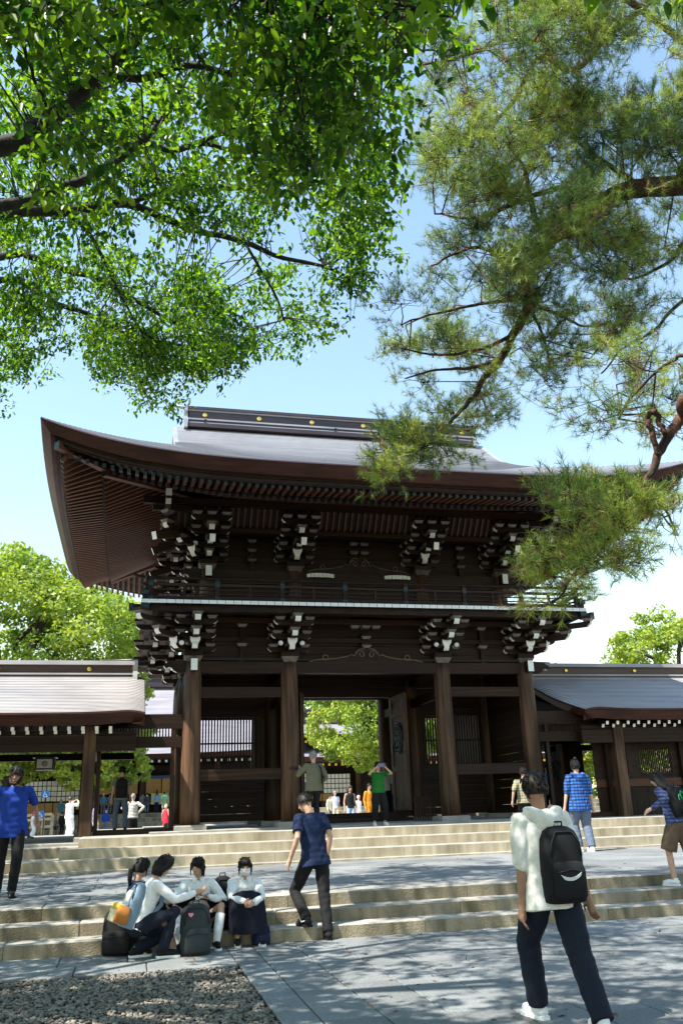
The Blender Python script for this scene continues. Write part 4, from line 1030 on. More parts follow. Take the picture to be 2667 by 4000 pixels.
def sample_mask(n, polys, holes, box, hole_keep=.10, inset=()):
    out = []
    while sum(map(len, out)) < n:
        D = np.stack([RNG.uniform(box[0], box[2], n), RNG.uniform(box[1], box[3], n)], 1); k = np.zeros(n, bool)
        for p in polys: k |= in_poly(D, p)
        for dx_, dy_ in inset:
            q = np.zeros(n, bool)
            for p in polys: q |= in_poly(D+np.array([dx_, dy_]), p)
            k &= q
        for h in holes: k &= ~(in_poly(D, h) & (RNG.uniform(size=n) > hole_keep))
        out.append(D[k])
    return np.concatenate(out)[:n]
camphor = thing('camphor_tree', 'big camphor tree overhead with dark branches and green leaves filling the upper left', 'tree', (-6.6, 6.6, 0))
bm_ = MB(); BR = []
def cbranch(pts, dist, r0, r1, out_to=None):
    P = []
    for i, (x, y) in enumerate(pts):
        d = dist if not hasattr(dist, '__len__') else dist[0]+(dist[1]-dist[0])*i/(len(pts)-1)
        P.append(at_d(x*DS, y*DS, d))
    if out_to is not None: P = [Vector(out_to)]+P
    BR.extend(limb(bm_, P, r0*.78, r1, 9, .004))
hub = [Vector((-6.3, 6.9, 4.2)), Vector((-6.0, 7.2, 5.6)), Vector((-5.6, 7.6, 7.0))]
limb(bm_, [(-6.9, 6.5, -.1), (-6.6, 6.7, 2.0), *hub, (-5.0, 7.0, 9.0)], .48, .2, 14)
cbranch([(-40, 22), (120, 32), (215, 40), (330, 15), (430, -20)], 7.2, .075, .03, hub[2])
cbranch([(-40, 345), (70, 300), (160, 240), (230, 170), (290, 110), (345, 55), (440, 15)], (8.8, 8.0), .13, .045, hub[1])
cbranch([(-40, 478), (100, 440), (200, 410), (290, 350), (330, 325), (400, 345), (500, 310), (580, 285)], (10.5, 10.2), .10, .02, hub[1])
cbranch([(330, 325), (390, 250), (425, 185), (470, 130), (560, 60)], 10.0, .045, .012)
cbranch([(-40, 492), (150, 485), (290, 468), (420, 520), (560, 555), (640, 590), (740, 610), (805, 640)], (11.4, 12.6), .105, .018, hub[1])
cbranch([(560, 555), (600, 620), (638, 690), (650, 735)], 12.4, .03, .012)
cbranch([(290, 468), (380, 440), (480, 425), (600, 440), (700, 430), (790, 400)], 11.4, .045, .012)
cbranch([(-40, 598), (70, 590), (150, 620), (240, 645), (330, 700), (400, 740), (480, 765), (560, 800)], (13.2, 14.6), .085, .016, hub[0])
cbranch([(-40, 645), (100, 690), (200, 720), (290, 770), (400, 790), (500, 805), (600, 800)], (14.2, 15.4), .08, .014, hub[0])
cbranch([(150, 487), (205, 535), (240, 600), (285, 690), (330, 770)], (12.5, 14), .05, .014)
cbranch([(290, 770), (310, 830), (330, 900)], 15.2, .03, .012)
cbranch([(230, 170), (330, 180), (430, 150), (560, 170), (700, 150), (800, 110)], (8.2, 8.0), .05, .012)
cbranch([(400, 345), (470, 330), (560, 350), (680, 340), (800, 330), (880, 320)], (10.2, 10.6), .04, .012)
cbranch([(740, 610), (790, 590), (830, 560)], 12.6, .02, .01)
cbranch([(430, -20), (560, -10), (700, 10), (860, 0), (980, 30)], (7.0, 6.6), .04, .012)
cbranch([(30, -10), (45, 60), (80, 180), (120, 260)], 7.4, .025, .01)
# overhead limbs out of the picture, carrying the leaves that dapple the paving
for p in ([(-3.5, 5, 9), (-1.5, 3, 9.6), (1.5, 1.5, 9.2)], [(-4, 4, 9), (-3, 0, 9.8), (-1, -3, 9.5)], [(-3, 6, 9.2), (0, 5.0, 10.2), (2.5, 3.6, 10.2)]): limb(bm_, [hub[2]]+p, .13, .03, 8)
part('trunk', bm_, 'bark', camphor)
BRn = np.array([tuple(p) for p in BR])
Dm = sample_mask(760, [cam_main], cam_holes, (-60, -60, 1020, 980), .02, ((20, 0), (0, 18)))
dist = cam_dist(Dm)+RNG.normal(size=len(Dm))*.9
gn = np.sin(Dm[:, 0]*.043+1.1)+np.sin(Dm[:, 1]*.051+.6)+np.sin((Dm[:, 0]+Dm[:, 1])*.031+2)+np.sin((Dm[:, 0]-1.4*Dm[:, 1])*.062)+.8*np.sin((Dm[:, 0]*.8+Dm[:, 1]*1.3)*.11)
keepm = (gn < 1.1) & (RNG.uniform(size=len(Dm)) < np.clip((dist/14.0)**1.6, .25, 1)) & ~((Dm[:, 0] < 430) & (Dm[:, 1] < 520) & (RNG.uniform(size=len(Dm)) < .30)); Dm = Dm[keepm]; dist = dist[keepm]
near = sample_mask(250, [[(380, -60), (1010, -60), (1015, 40), (985, 100), (930, 90), (835, 70), (845, 180), (890, 260), (800, 420), (640, 440), (560, 420), (500, 250), (380, 130)], [(100, 200), (330, 330), (230, 480), (60, 470)], [(-60, -60), (200, -60), (150, 60), (-60, 100)]], [], (-60, -60, 1020, 500))
KC = unproj(Dm, dist); rp = np.where(dist > 10.5, 10, 6); KR = np.repeat(KC, rp, 0); KD = KR+RNG.normal(size=KR.shape)*np.array([.21, .21, .13])
K = np.concatenate([KD, unproj(near, RNG.uniform(6.0, 7.6, len(near)))])
# the crown goes on overhead and to the left of the view
n_o = 15000
O = np.stack([RNG.uniform(-15, 6.0, n_o), RNG.uniform(-5, 21, n_o), RNG.uniform(6.5, 8.1, n_o)], 1)
OG = O-np.array([-.62, -.25, 1.0])*(O[:, 2:3]-8.0)
gaps = np.sin(OG[:, 0]*2.6+1.3)+np.sin(OG[:, 1]*3.1+.4)+.9*np.sin((OG[:, 0]+OG[:, 1])*1.9)+.8*np.sin((OG[:, 0]*3.7-OG[:, 1]*2.9))
pj, zz_ = proj(O); inside = (zz_ > .1) & (pj[:, 0] > -90) & (pj[:, 0] < 1660) & (pj[:, 1] > -35) & (pj[:, 1] < 2440)
O = O[~inside & (gaps < .80) & ((O[:, 1] < 15.5) | (O[:, 0] < -5.8) | ((O[:, 1] < 18.4) & (O[:, 0] < -2.8)))]
C1, D1, U1, s1, tb1 = sprays(K, 15, .088, spread=.15)
C2, D2, U2, s2, tb2 = sprays(O, 15, .15, spread=.24)
Vl, Fl = leaves_mesh(C1, D1, U1, s1); V2, F2 = leaves_mesh(C2, D2, U2, s2)
org = np.array([-6.6, 6.6, 0])
put('crown', fast_mesh('crown', np.concatenate([Vl, V2])-org, np.concatenate([Fl, F2+len(Vl)]), 'camphor_leaf'), camphor, org)
# twigs from branches to sprays
sel = RNG.uniform(size=len(K)) < .42; Ks = tb1[sel]
nearest = np.array([BRn[np.argmin(((BRn-k)**2).sum(1)+RNG.uniform(0, .3, len(BRn)))] for k in Ks]); ok = np.linalg.norm(nearest-Ks, axis=1) < 1.5
Vt, Ft = twigs(nearest[ok], Ks[ok], .010, .004, .10); put('twigs', fast_mesh('twigs', Vt-org, Ft, 'bark'), camphor, org)

# ---------------- red pine
pine = thing('pine_tree', 'tall red pine with drooping needle branches filling the upper right', 'tree', (12.5, 9.5, 0))
pm_ = MB(); PB = []
def pbranch(pts, dist, r0, r1, out_to=None, keep=True):
    P = []
    for i, (x, y) in enumerate(pts):
        d = dist if not hasattr(dist, '__len__') else dist[0]+(dist[1]-dist[0])*i/(len(pts)-1)
        P.append(at_d(x*DS, y*DS, d))
    if out_to is not None: P = [Vector(out_to)]+P
    o = limb(pm_, P, r0, r1, 9, .006); 
    if keep: PB.extend(o)
limb(pm_, [(12.6, 9.4, -.1), (12.3, 9.6, 3), (11.6, 9.9, 7), (11.2, 10.2, 11), (10.4, 10.6, 15)], .36, .15, 14)
pbranch([(1640, 420), (1568, 425), (1470, 432), (1385, 460), (1325, 518), (1268, 548), (1222, 605), (1203, 665), (1213, 700), (1180, 765), (1150, 825), (1110, 868), (1092, 905), (1058, 942), (1005, 998), (955, 1040)], (13.4, 12.6), .17, .016, (11.6, 9.9, 7.6))
pbranch([(1268, 548), (1228, 500), (1215, 440), (1200, 380), (1160, 330)], 13.2, .06, .015)
pbranch([(1600, -30), (1420, 60), (1320, 160), (1240, 130), (1180, 230), (1120, 290), (1060, 320), (990, 345)], (14.5, 13), .07, .015, (10.6, 10.5, 14))
pbranch([(1400, -30), (1310, 10), (1230, 60), (1150, 95), (1060, 130), (960, 150)], (13.5, 12.5), .06, .012, (10.8, 10.3, 13))
pbranch([(1203, 665), (1160, 690), (1090, 700), (1000, 720), (920, 745)], (13, 12.4), .04, .01)
pbranch([(1180, 765), (1110, 800), (1010, 815), (920, 800)], (12.9, 12.2), .035, .01)
pbranch([(1150, 825), (1080, 845), (1000, 850), (930, 870)], (12.8, 12.3), .035, .01)
pbranch([(1213, 700), (1280, 720), (1340, 750), (1400, 740)], (13, 13.6), .035, .01)
pbranch([(1213, 700), (1250, 780), (1262, 850)], 13, .03, .01)
pbranch([(1385, 460), (1300, 430), (1200, 460), (1100, 500), (1000, 490)], (13.6, 12.6), .06, .012)
pbranch([(1470, 432), (1400, 380), (1330, 330), (1280, 260)], (13.6, 14.2), .05, .012)
pbranch([(1268, 548), (1180, 580), (1080, 570), (990, 610)], (13.2, 12.4), .05, .012)
pbranch([(1640, 560), (1540, 600), (1450, 640), (1380, 620)], 14, .05, .012, (11.6, 10, 8))
pbranch([(1640, 700), (1568, 690), (1500, 760), (1430, 800), (1380, 860)], 14, .045, .012, (11.8, 10, 6.5))
pbranch([(1640, 250), (1560, 270), (1480, 300), (1400, 330)], 14.5, .05, .012, (11.2, 10.2, 11))
# nearer bough hanging on the right
pbranch([(1640, 900), (1568, 958), (1542, 990), (1512, 1045), (1480, 1108), (1420, 1150), (1350, 1195), (1290, 1260)], (8.6, 8.0), .075, .012, (8.6, 7.0, 5.6))
pbranch([(1512, 1045), (1492, 985), (1488, 955), (1502, 945), (1515, 975), (1530, 1000)], 8.3, .028, .024, None, False)
pbranch([(1420, 1150), (1400, 1230), (1360, 1290), (1310, 1330)], 8.0, .02, .008)
pbranch([(1480, 1108), (1520, 1160), (1550, 1220)], 8.1, .02, .008)
pbranch([(1640, 820), (1540, 830), (1460, 900), (1420, 960)], (9.5, 10), .03, .008, (8.8, 7.4, 6.2))
part('trunk', pm_, 'pine_bark', pine)
PBn = np.array([tuple(p) for p in PB])
pine_main = [[(1030, -60), (1640, -60), (1640, 150), (1560, 130), (1500, 150), (1440, 130), (1380, 80), (1340, 130), (1350, 220), (1400, 260), (1480, 230), (1540, 180), (1640, 160), (1640, 620), (1560, 640), (1490, 690), (1470, 760), (1420, 800), (1330, 860), (1290, 905), (1230, 925), (1150, 905), (1120, 870), (1150, 960), (1150, 1000), (1100, 1030), (1040, 1035), (1035, 1105), (950, 1115), (880, 1130), (845, 1105), (850, 1060), (835, 1020), (870, 965), (880, 900), (850, 870), (868, 830), (838, 785), (890, 735), (885, 695), (945, 670), (1000, 600), (968, 550), (975, 500), (955, 420), (935, 335), (925, 265), (950, 205), (905, 135), (1020, 100)]]
pine_holes = [[(1205, 600), (1245, 610), (1260, 680), (1215, 690)], [(1010, 900), (1090, 870), (1100, 930), (1030, 960)], [(1130, 720), (1170, 770), (1140, 810), (1110, 760)], [(1270, 610), (1380, 640), (1400, 700), (1280, 700)], [(1370, 500), (1440, 500), (1450, 560), (1390, 560)], [(1280, 740), (1330, 760), (1300, 830), (1260, 800)], [(1480, 620), (1568, 600), (1568, 760), (1500, 720)]]
D_a = sample_mask(225, pine_main, pine_holes, (830, -60, 1640, 1140), .10, ((-24, 0), (0, 16)))
sp1 = [[(1400, 820), (1568, 700), (1640, 700), (1640, 1000), (1560, 1010), (1480, 1020), (1400, 1010), (1330, 930)]]
pg = np.sin(D_a[:, 0]*.055+.3)+np.sin(D_a[:, 1]*.060+1.1)+np.sin((D_a[:, 0]*.7+D_a[:, 1])*.041+2)+.9*np.sin((D_a[:, 0]-1.1*D_a[:, 1])*.075)
D_a = D_a[(pg < 1.3) | (RNG.uniform(size=len(D_a)) < .3)]
D_b = sample_mask(13, sp1, [], (1320, 690, 1640, 1100))
near_p = [[(1275, 1120), (1340, 1110), (1420, 1105), (1480, 1130), (1520, 1160), (1540, 1200), (1555, 1240), (1480, 1250), (1420, 1285), (1400, 1330), (1350, 1375), (1270, 1385), (1245, 1350), (1240, 1290), (1275, 1200), (1300, 1150)]]
D_c = sample_mask(26, near_p, [[(1330, 1260), (1400, 1215), (1420, 1240), (1350, 1300)]], (1230, 1080, 1570, 1390), .15)
D_a = np.repeat(D_a, 12, 0); D_b = np.repeat(D_b, 7, 0); D_c = np.repeat(D_c, 6, 0)
PC = [np.repeat(unproj(D_a[::12], 13.0+RNG.normal(size=len(D_a)//12)*.85), 12, 0), np.repeat(unproj(D_b[::7], 10+RNG.normal(size=len(D_b)//7)*1.0), 7, 0), np.repeat(unproj(D_c[::6], 8.0+RNG.normal(size=len(D_c)//6)*.35), 6, 0)]
PC = np.concatenate(PC)
Kp = PC+RNG.normal(size=PC.shape)*np.concatenate([np.tile((.19, .19, .075), (len(D_a), 1)), np.tile((.22, .22, .08), (len(D_b), 1)), np.tile((.13, .13, .06), (len(D_c), 1))])
npb = len(Kp)
# each spot is a branchlet ending in several needle tufts
nearP = np.array([PBn[np.argmin(((PBn-k)**2).sum(1))] for k in Kp]); dirb = norm(Kp-nearP)
per = 7
ax = norm(dirb[:, None]*.8+rand_unit(npb*per).reshape(npb, per, 3)*.8+np.array([0, 0, .6]))
scl = np.where(np.arange(npb) >= len(D_a)+len(D_b), .8, 1.0)
TC = Kp[:, None]+ax*(RNG.uniform(.03, .26, (npb, per))*scl[:, None])[..., None]+rand_unit(npb*per).reshape(npb, per, 3)*.07
TC = TC.reshape(-1, 3); TA = ax.reshape(-1, 3); nt_ = len(TC); NN = 24
nd = norm(TA[:, None]*RNG.uniform(.2, 1.1, (nt_, NN))[..., None]+rand_unit(nt_*NN).reshape(nt_, NN, 3)*.85)
ln = RNG.uniform(.075, .12, (nt_, NN)); base = TC[:, None]+TA[:, None]*RNG.uniform(-.06, .04, (nt_, NN))[..., None]
sd = norm(np.cross(nd, rand_unit(nt_*NN).reshape(nt_, NN, 3)))*.0025
tri = np.stack([base-sd, base+sd, base+nd*ln[..., None]], 2).reshape(nt_, -1, 3)
dry = RNG.uniform(size=nt_) < .07
orgp = np.array([12.5, 9.5, 0])
for nm, msk, mt in (('crown', ~dry, 'pine_needle'), ('dry_needles', dry, 'pine_dry')):
    V = tri[msk].reshape(-1, 3)-orgp; put(nm, fast_mesh(nm, V, np.arange(len(V)).reshape(-1, 3), mt), pine, orgp)
PU, iu = np.unique(PC, axis=0, return_index=True); nb_ = np.array([PBn[np.argmin(((PBn-k)**2).sum(1)+RNG.uniform(0, .25, len(PBn)))] for k in PU]); okp = np.linalg.norm(nb_-PU, axis=1) < 1.9
Va1, Fa1 = twigs(nb_[okp], PU[okp], .013, .007, .14); Va2, Fa2 = twigs(PC+RNG.normal(size=PC.shape)*.03, Kp, .0055, .003, .12)
Va = np.concatenate([Va1, Va2]); Fa = np.concatenate([Fa1, Fa2+len(Va1)])
Vb, Fb = twigs(np.repeat(Kp, per, 0), TC, .0028, .0018, .05)
put('twigs', fast_mesh('twigs', np.concatenate([Va, Vb])-orgp, np.concatenate([Fa, Fb+len(Va)]), 'pine_bark'), pine, orgp)
# cones
ci = RNG.choice(np.flatnonzero(D_a[:, 0] < 1080), 70)
Cc = Kp[ci]+RNG.normal(size=(70, 3))*.08; Vc = (iv[None]*np.array([.022, .022, .032])+Cc[:, None]).reshape(-1, 3)-orgp
pc_ = put('cones', fast_mesh('cones', Vc, (if_[None]+12*np.arange(70)[:, None, None]).reshape(-1, 3), 'bark'), pine, orgp)
stuff(pc_)

# ================================================================== PEOPLE
PENDING = []
def cloth(name, c, c2=None, rough=0.85, scale=40):
    c2 = c2 or tuple(v*1.15 for v in c); return mat_noise(name, c, c2, (scale, scale, scale), rough, bump=0.15, bscale=(90, 90, 90), spec=0.25)
cloth('skin', (0.50, 0.30, 0.21), (0.56, 0.35, 0.25), 0.55, 12); cloth('skin_tan', (0.30, 0.17, 0.11), (0.35, 0.20, 0.13), 0.55, 12); cloth('lips', (0.42, 0.16, 0.14), None, .5)
mat_noise('hair_black', (0.008, 0.007, 0.007), (0.018, 0.015, 0.014), (60, 60, 8), 0.55, spec=0.2); mat_noise('hair_grey', (0.18, 0.18, 0.18), (0.30, 0.30, 0.30), (60, 60, 8), 0.5); mat_noise('hair_pink', (0.45, 0.05, 0.12), (0.55, 0.09, 0.18), (60, 60, 8), 0.5); mat_noise('hair_blond', (0.5, 0.38, 0.2), (0.62, 0.5, 0.3), (60, 60, 8), 0.5); mat_noise('hair_brown', (0.03, 0.018, 0.012), (0.06, 0.035, 0.022), (60, 60, 8), 0.4)
for nm, c in dict(c_white=(.74, .76, .78), c_offwhite=(.62, .63, .60), c_navy=(.010, .020, .060), c_black=(.010, .010, .012), c_darkblue=(.008, .012, .024), c_royal=(.010, .040, .27), c_green=(.012, .13, .02), c_khaki=(.12, .125, .085), c_sage=(.14, .17, .13), c_red=(.62, .03, .06), c_denim=(.30, .42, .58), c_jean=(.10, .13, .19), c_beige=(.50, .42, .28), c_brown=(.12, .08, .055), c_orange=(.55, .22, .02), c_grey=(.20, .21, .22), c_lightblue=(.20, .36, .62), c_mint=(.20, .55, .38), c_purple=(.16, .14, .22), c_pink=(.7, .25, .4), c_yellow=(.60, .40, .07), c_cream=(.62, .56, .36), c_teal=(.05, .2, .3), c_charcoal=(.035, .045, .05), c_skirt=(.006, .008, .018), c_slate=(.16, .24, .33), c_rust=(.40, .16, .04)).items(): cloth(nm, c)
def check_mat(name, cols, sc, coord='pos'):
    """woven check: stripes across two directions"""
    m, n, p, o = _new(name); L = n.links; g = n.nodes.new('ShaderNodeTexCoord'); sp = n.nodes.new('ShaderNodeSeparateXYZ'); L.new(g.outputs['Object'], sp.inputs[0])
    def stripe(out):
        a = n.nodes.new('ShaderNodeMath'); a.operation = 'MULTIPLY'; a.inputs[1].default_value = sc; L.new(out, a.inputs[0])
        s = n.nodes.new('ShaderNodeMath'); s.operation = 'SINE'; L.new(a.outputs[0], s.inputs[0])
        t = n.nodes.new('ShaderNodeMath'); t.operation = 'GREATER_THAN'; t.inputs[1].default_value = cols[3]; L.new(s.outputs[0], t.inputs[0]); return t.outputs[0]
    h = stripe(sp.outputs['Z']); v = stripe(sp.outputs['X'])
    m1 = n.nodes.new('ShaderNodeMix'); m1.data_type = 'RGBA'; m1.inputs['A'].default_value = rgb(cols[0]); m1.inputs['B'].default_value = rgb(cols[1]); L.new(h, m1.inputs['Factor'])
    m2 = n.nodes.new('ShaderNodeMix'); m2.data_type = 'RGBA'; L.new(m1.outputs['Result'], m2.inputs['A']); m2.inputs['B'].default_value = rgb(cols[2])
    if cols[2] is not cols[0]:
        ml = n.nodes.new('ShaderNodeMath'); ml.operation = 'MULTIPLY'; ml.inputs[1].default_value = .65; L.new(v, ml.inputs[0]); L.new(ml.outputs[0], m2.inputs['Factor'])
    else: m2.inputs['Factor'].default_value = 0
    L.new(m2.outputs['Result'], p.inputs['Base Color']); p.inputs['Roughness'].default_value = .85
check_mat('c_plaid', ((.02, .14, .50), (.006, .02, .09), (.006, .015, .07), .25), 95); check_mat('c_olivecheck', ((.20, .20, .15), (.38, .34, .18), (.12, .12, .09), .5), 110)
_st = ((.75, .75, .74), (.02, .02, .025)); check_mat('c_stripe', (_st[0], _st[1], _st[0], .35), 130); check_mat('c_bluepattern', ((.03, .05, .16), (.10, .14, .30), (.02, .02, .06), .3), 120); check_mat('c_whiteblue', ((.70, .74, .80), (.12, .22, .45), (.6, .65, .75), .3), 100)

def V3(*a): return Vector(a)
def two_bone(a, c, l1, l2, pole):
    d = c-a; L = min(d.length, (l1+l2)*.999); d = d.normalized()
    x = (l1*l1-l2*l2+L*L)/(2*L); h = math.sqrt(max(l1*l1-x*x, 1e-6)); p = pole-d*pole.dot(d)
    return a+d*x+p.normalized()*h
def cap(b, pts, rads, n=12, mi=0):
    """tube with rounded ends"""
    pts = [Vector(p) for p in pts]; b.tube(pts, rads, n, mi)
    for p, r in ((pts[0], rads[0]), (pts[-1], rads[-1])):
        rr = max(r) if isinstance(r, tuple) else r
        if not isinstance(r, tuple): b.ball(p, rr, n, 6, mi)
def soft(name, b, mats, parent, vox, smooth=3, wrinkle=0.0):
    """one continuous skin: voxel remesh + smoothing, done for all at the end"""
    o = put(name, b.mesh(name, mats), parent, WL[parent.name])
    m = o.modifiers.new('r', 'REMESH'); m.mode = 'VOXEL'; m.voxel_size = vox; m.use_smooth_shade = True
    s = o.modifiers.new('s', 'SMOOTH'); s.factor = .5; s.iterations = smooth
    PENDING.append((o, mats, wrinkle)); return o
def finish_people():
    dg = bpy.context.evaluated_depsgraph_get()
    for o, mats, wr in PENDING:
        me = bpy.data.meshes.new_from_object(o.evaluated_get(dg)); o.modifiers.clear()
        me.materials.clear()
        for m in mats: me.materials.append(M[m])
        n = len(me.vertices); co = np.empty(n*3, np.float32); me.vertices.foreach_get('co', co); co = co.reshape(-1, 3)
        if wr:
            no = np.empty(n*3, np.float32); me.vertices.foreach_get('normal', no); no = no.reshape(-1, 3); ph = sum(map(ord, o.name)) % 7
            w = np.sin(co[:, 2]*38+co[:, 0]*17+2.2*np.sin(co[:, 0]*21+ph)+ph)+.7*np.sin(co[:, 2]*61-co[:, 1]*33+1.7*np.sin(co[:, 2]*13))+.6*np.sin(co[:, 0]*49+co[:, 1]*41+ph)
            co = co+no*(w*wr)[:, None]; me.vertices.foreach_set('co', co.ravel())
        me.polygons.foreach_set('use_smooth', np.ones(len(me.polygons), bool)); me.update(); o.data = me
def hand(b, w, d, up, side, grip=.25, s=1.0):
    """palm and five separate fingers: w wrist, d hand direction, up = back-of-hand normal, side = thumb side"""
    d = d.normalized(); side = (side-d*side.dot(d)).normalized(); up = side.cross(d) if up is None else (up-d*up.dot(d)).normalized()
    pc = w+d*.045*s; cap(b, [w, w+d*.03*s, w+d*.085*s], [.024*s, .030*s, .030*s], 8)
    for k, L in enumerate((.068, .078, .072, .056)):
        o = w+d*.088*s+side*(.028-.0185*k)*s; k1 = o+(d*math.cos(grip)-up*math.sin(grip))*L*.5*s; k2 = k1+(d*math.cos(grip*2.4)-up*math.sin(grip*2.4))*L*.55*s
        cap(b, [o-d*.02*s, k1, k2], [.0098*s, .0092*s, .0082*s], 6)
    t0 = w+d*.03*s+side*.026*s; t1 = t0+(d*.6+side*.75).normalized()*.038*s; t2 = t1+(d*.9+side*.2-up*.3).normalized()*.032*s
    cap(b, [t0, t1, t2], [.013*s, .011*s, .009*s], 6)
def loft_box(b, secs, e=3.2, n=20, mi=0):
    """rounded-box loft: secs = (center, half x, half y, axis frame) stacked along z"""
    vs = []
    for (c, hx, hy) in secs:
        for j in range(n):
            t = 2*PI*j/n; cx_, sy_ = math.cos(t), math.sin(t)
            vs.append((c[0]+hx*math.copysign(abs(cx_)**(2/e), cx_), c[1]+hy*math.copysign(abs(sy_)**(2/e), sy_), c[2]))
    k = len(secs); fs = [(i*n+j, i*n+(j+1) % n, (i+1)*n+(j+1) % n, (i+1)*n+j) for i in range(k-1) for j in range(n)]+[tuple(range(n-1, -1, -1)), tuple(range((k-1)*n, k*n))]
    b.add(vs, fs, mi, True)

def person(label, loc, rz, H=1.7, pelvis=None, lean=(0, 0), feet=None, wrists=None, head=(0, 0), shirt='c_white', sleeve=1.0, legs='c_navy', leglen=1.0, skirt=None, shoes='c_black', sole=None,
           hair='hair_black', hairstyle='short', skin='skin', vox=.009, far=False, hem=.0, group=None, wide=1.0, loose=1.0, socks=None, knee_out=0.0, grips=(.3, .3), hood=False, collar=False, face=True, twist=0.0, elbow_pole=None, bare_shoulder=False, legw=1.0, thumb=None):
    s = H/1.70
    t = put('person', None, None, loc); t.empty_display_size = .2; tag(t, label, 'person', group); t.rotation_euler = (0, 0, rz); WL[t.name] = Vector((0, 0, 0))
    pv = Vector(pelvis) if pelvis else Vector((0, 0, .93*s)); lx, ly = lean
    up = Vector((math.sin(lx), -math.sin(ly), math.cos(lx)*math.cos(ly))).normalized(); fwd = Vector((0, -1, 0)); fwd = (fwd-up*fwd.dot(up)).normalized(); rt = Vector((1, 0, 0)); rt = (rt-up*rt.dot(up)).normalized()
    if twist: q = Matrix.Rotation(twist, 3, up); rtS = q @ rt
    else: rtS = rt
    chest = pv+up*.34*s; neck = pv+up*.51*s
    hy, hp = head
    hu = (up+Vector((0, -math.sin(hp), 0))).normalized() if hp else up
    hf = Vector((math.sin(hy)*math.cos(hp), -math.cos(hy)*math.cos(hp), -math.sin(hp))); hf = (hf-hu*hf.dot(hu)*.6).normalized(); hr = hf.cross(hu).normalized()*-1; hr = hu.cross(hf).normalized()
    hc = neck+hu*.17*s+hf*.02*s
    Rh = Matrix((hr, -hf, hu)).transposed()        # local x right, -y forward, z up
    SH = [neck-up*.055*s+rtS*(.172*s*sg*wide) for sg in (-1, 1)]
    HP = [pv-up*.02*s+rt*(.088*s*sg*wide) for sg in (-1, 1)]
    feet = feet or [(-.10*s, .0, .0), (.10*s, .0, .0)]; FT = [Vector(f) for f in feet]
    AN = [f+Vector((0, .02*s, .085*s)) for f in FT]
    KN = [two_bone(HP[i], AN[i], .43*s, .425*s, Vector(((i*2-1)*(.15+knee_out), -1, .15))) for i in (0, 1)]
    if wrists is None: wrists = [(-.25*s, -.06, .86*s), (.25*s, -.02, .86*s)]
    WR = [Vector(w) for w in wrists]
    ep = elbow_pole or [(-.25, 1, -.1), (.25, 1, -.1)]
    EL = [two_bone(SH[i], WR[i], .285*s, .265*s, Vector(ep[i])) for i in (0, 1)]
    for i in (0, 1):
        d = WR[i]-EL[i]; WR[i] = EL[i]+d.normalized()*min(d.length, .27*s)
    # ---- body: one continuous skin from head to feet
    b = MB(); n = 10 if far else 14
    R3 = Rh
    b.ball(hc, (.076*s, .094*s, .112*s), n+4, 10, 0, R3); b.ball(hc+hf*.022*s-hu*.055*s, (.056*s, .066*s, .062*s), n, 8, 0, R3)
    if not far or face:
        b.tube([hc+hf*.088*s+hu*.018*s, hc+hf*.112*s-hu*.022*s, hc+hf*.085*s-hu*.032*s], [.009*s, .015*s, .008*s], 8)
        for sg in (-1, 1): b.ball(hc+hr*.076*s*sg-hu*.01*s, (.012*s, .022*s, .03*s), 8, 6, 0, R3)
    cap(b, [neck-up*.07*s, neck+up*.02*s, hc-hu*.05*s-hf*.02*s], [.062*s, .050*s, .050*s], n)
    b.tube([pv-up*.05*s, pv+up*.12*s, chest, neck-up*.04*s], [(.085*s, .12*s), (.075*s, .11*s), (.085*s, .125*s), (.05*s, .08*s)], n)
    for i in (0, 1):
        cap(b, [SH[i]-rtS*(i*2-1)*.05*s, SH[i], SH[i].lerp(EL[i], .5), EL[i], EL[i].lerp(WR[i], .35), WR[i]], [.045*s, .046*s, .041*s, .034*s, .035*s, .024*s], n)
        cap(b, [HP[i], HP[i].lerp(KN[i], .5), KN[i], KN[i].lerp(AN[i], .35), AN[i]], [.082*s, .070*s, .052*s, .052*s, .036*s], n)
        cap(b, [AN[i]-Vector((0, 0, .02*s)), FT[i]+Vector((0, -.10*s, .035*s))], [.034*s, .026*s], 8)
        d = (WR[i]-EL[i]).normalized(); sd = Vector(thumb[i]) if thumb else Vector((-(i*2-1)*.5, -1, .3))
        if far: cap(b, [WR[i], WR[i]+d*.06*s, WR[i]+d*.13*s], [.026*s, .032*s, .016*s], 8)
        else: hand(b, WR[i], d, None if i == 0 else None, sd, grips[i], s)
    soft('body', b, [skin], t, vox if not far else .018, 2)
    # ---- face details and hair
    if face:
        f = MB()
        for sg in (-1, 1):
            f.ball(hc+hf*.083*s+hr*.031*s*sg+hu*.008*s, (.013*s, .008*s, .006*s), 8, 6, 0, R3); f.tube([hc+hf*.086*s+hr*.046*s*sg+hu*.028*s, hc+hf*.092*s+hr*.030*s*sg+hu*.033*s, hc+hf*.092*s+hr*.016*s*sg+hu*.030*s], [.003*s, .0045*s, .003*s], 5)
        part('eyes', f, [hair if hair != 'hair_grey' else 'hair_black'], t); f = MB(); f.ball(hc+hf*.082*s-hu*.062*s, (.022*s, .010*s, .007*s), 10, 6, 0, R3); part('mouth', f, 'lips', t)
    h = MB()
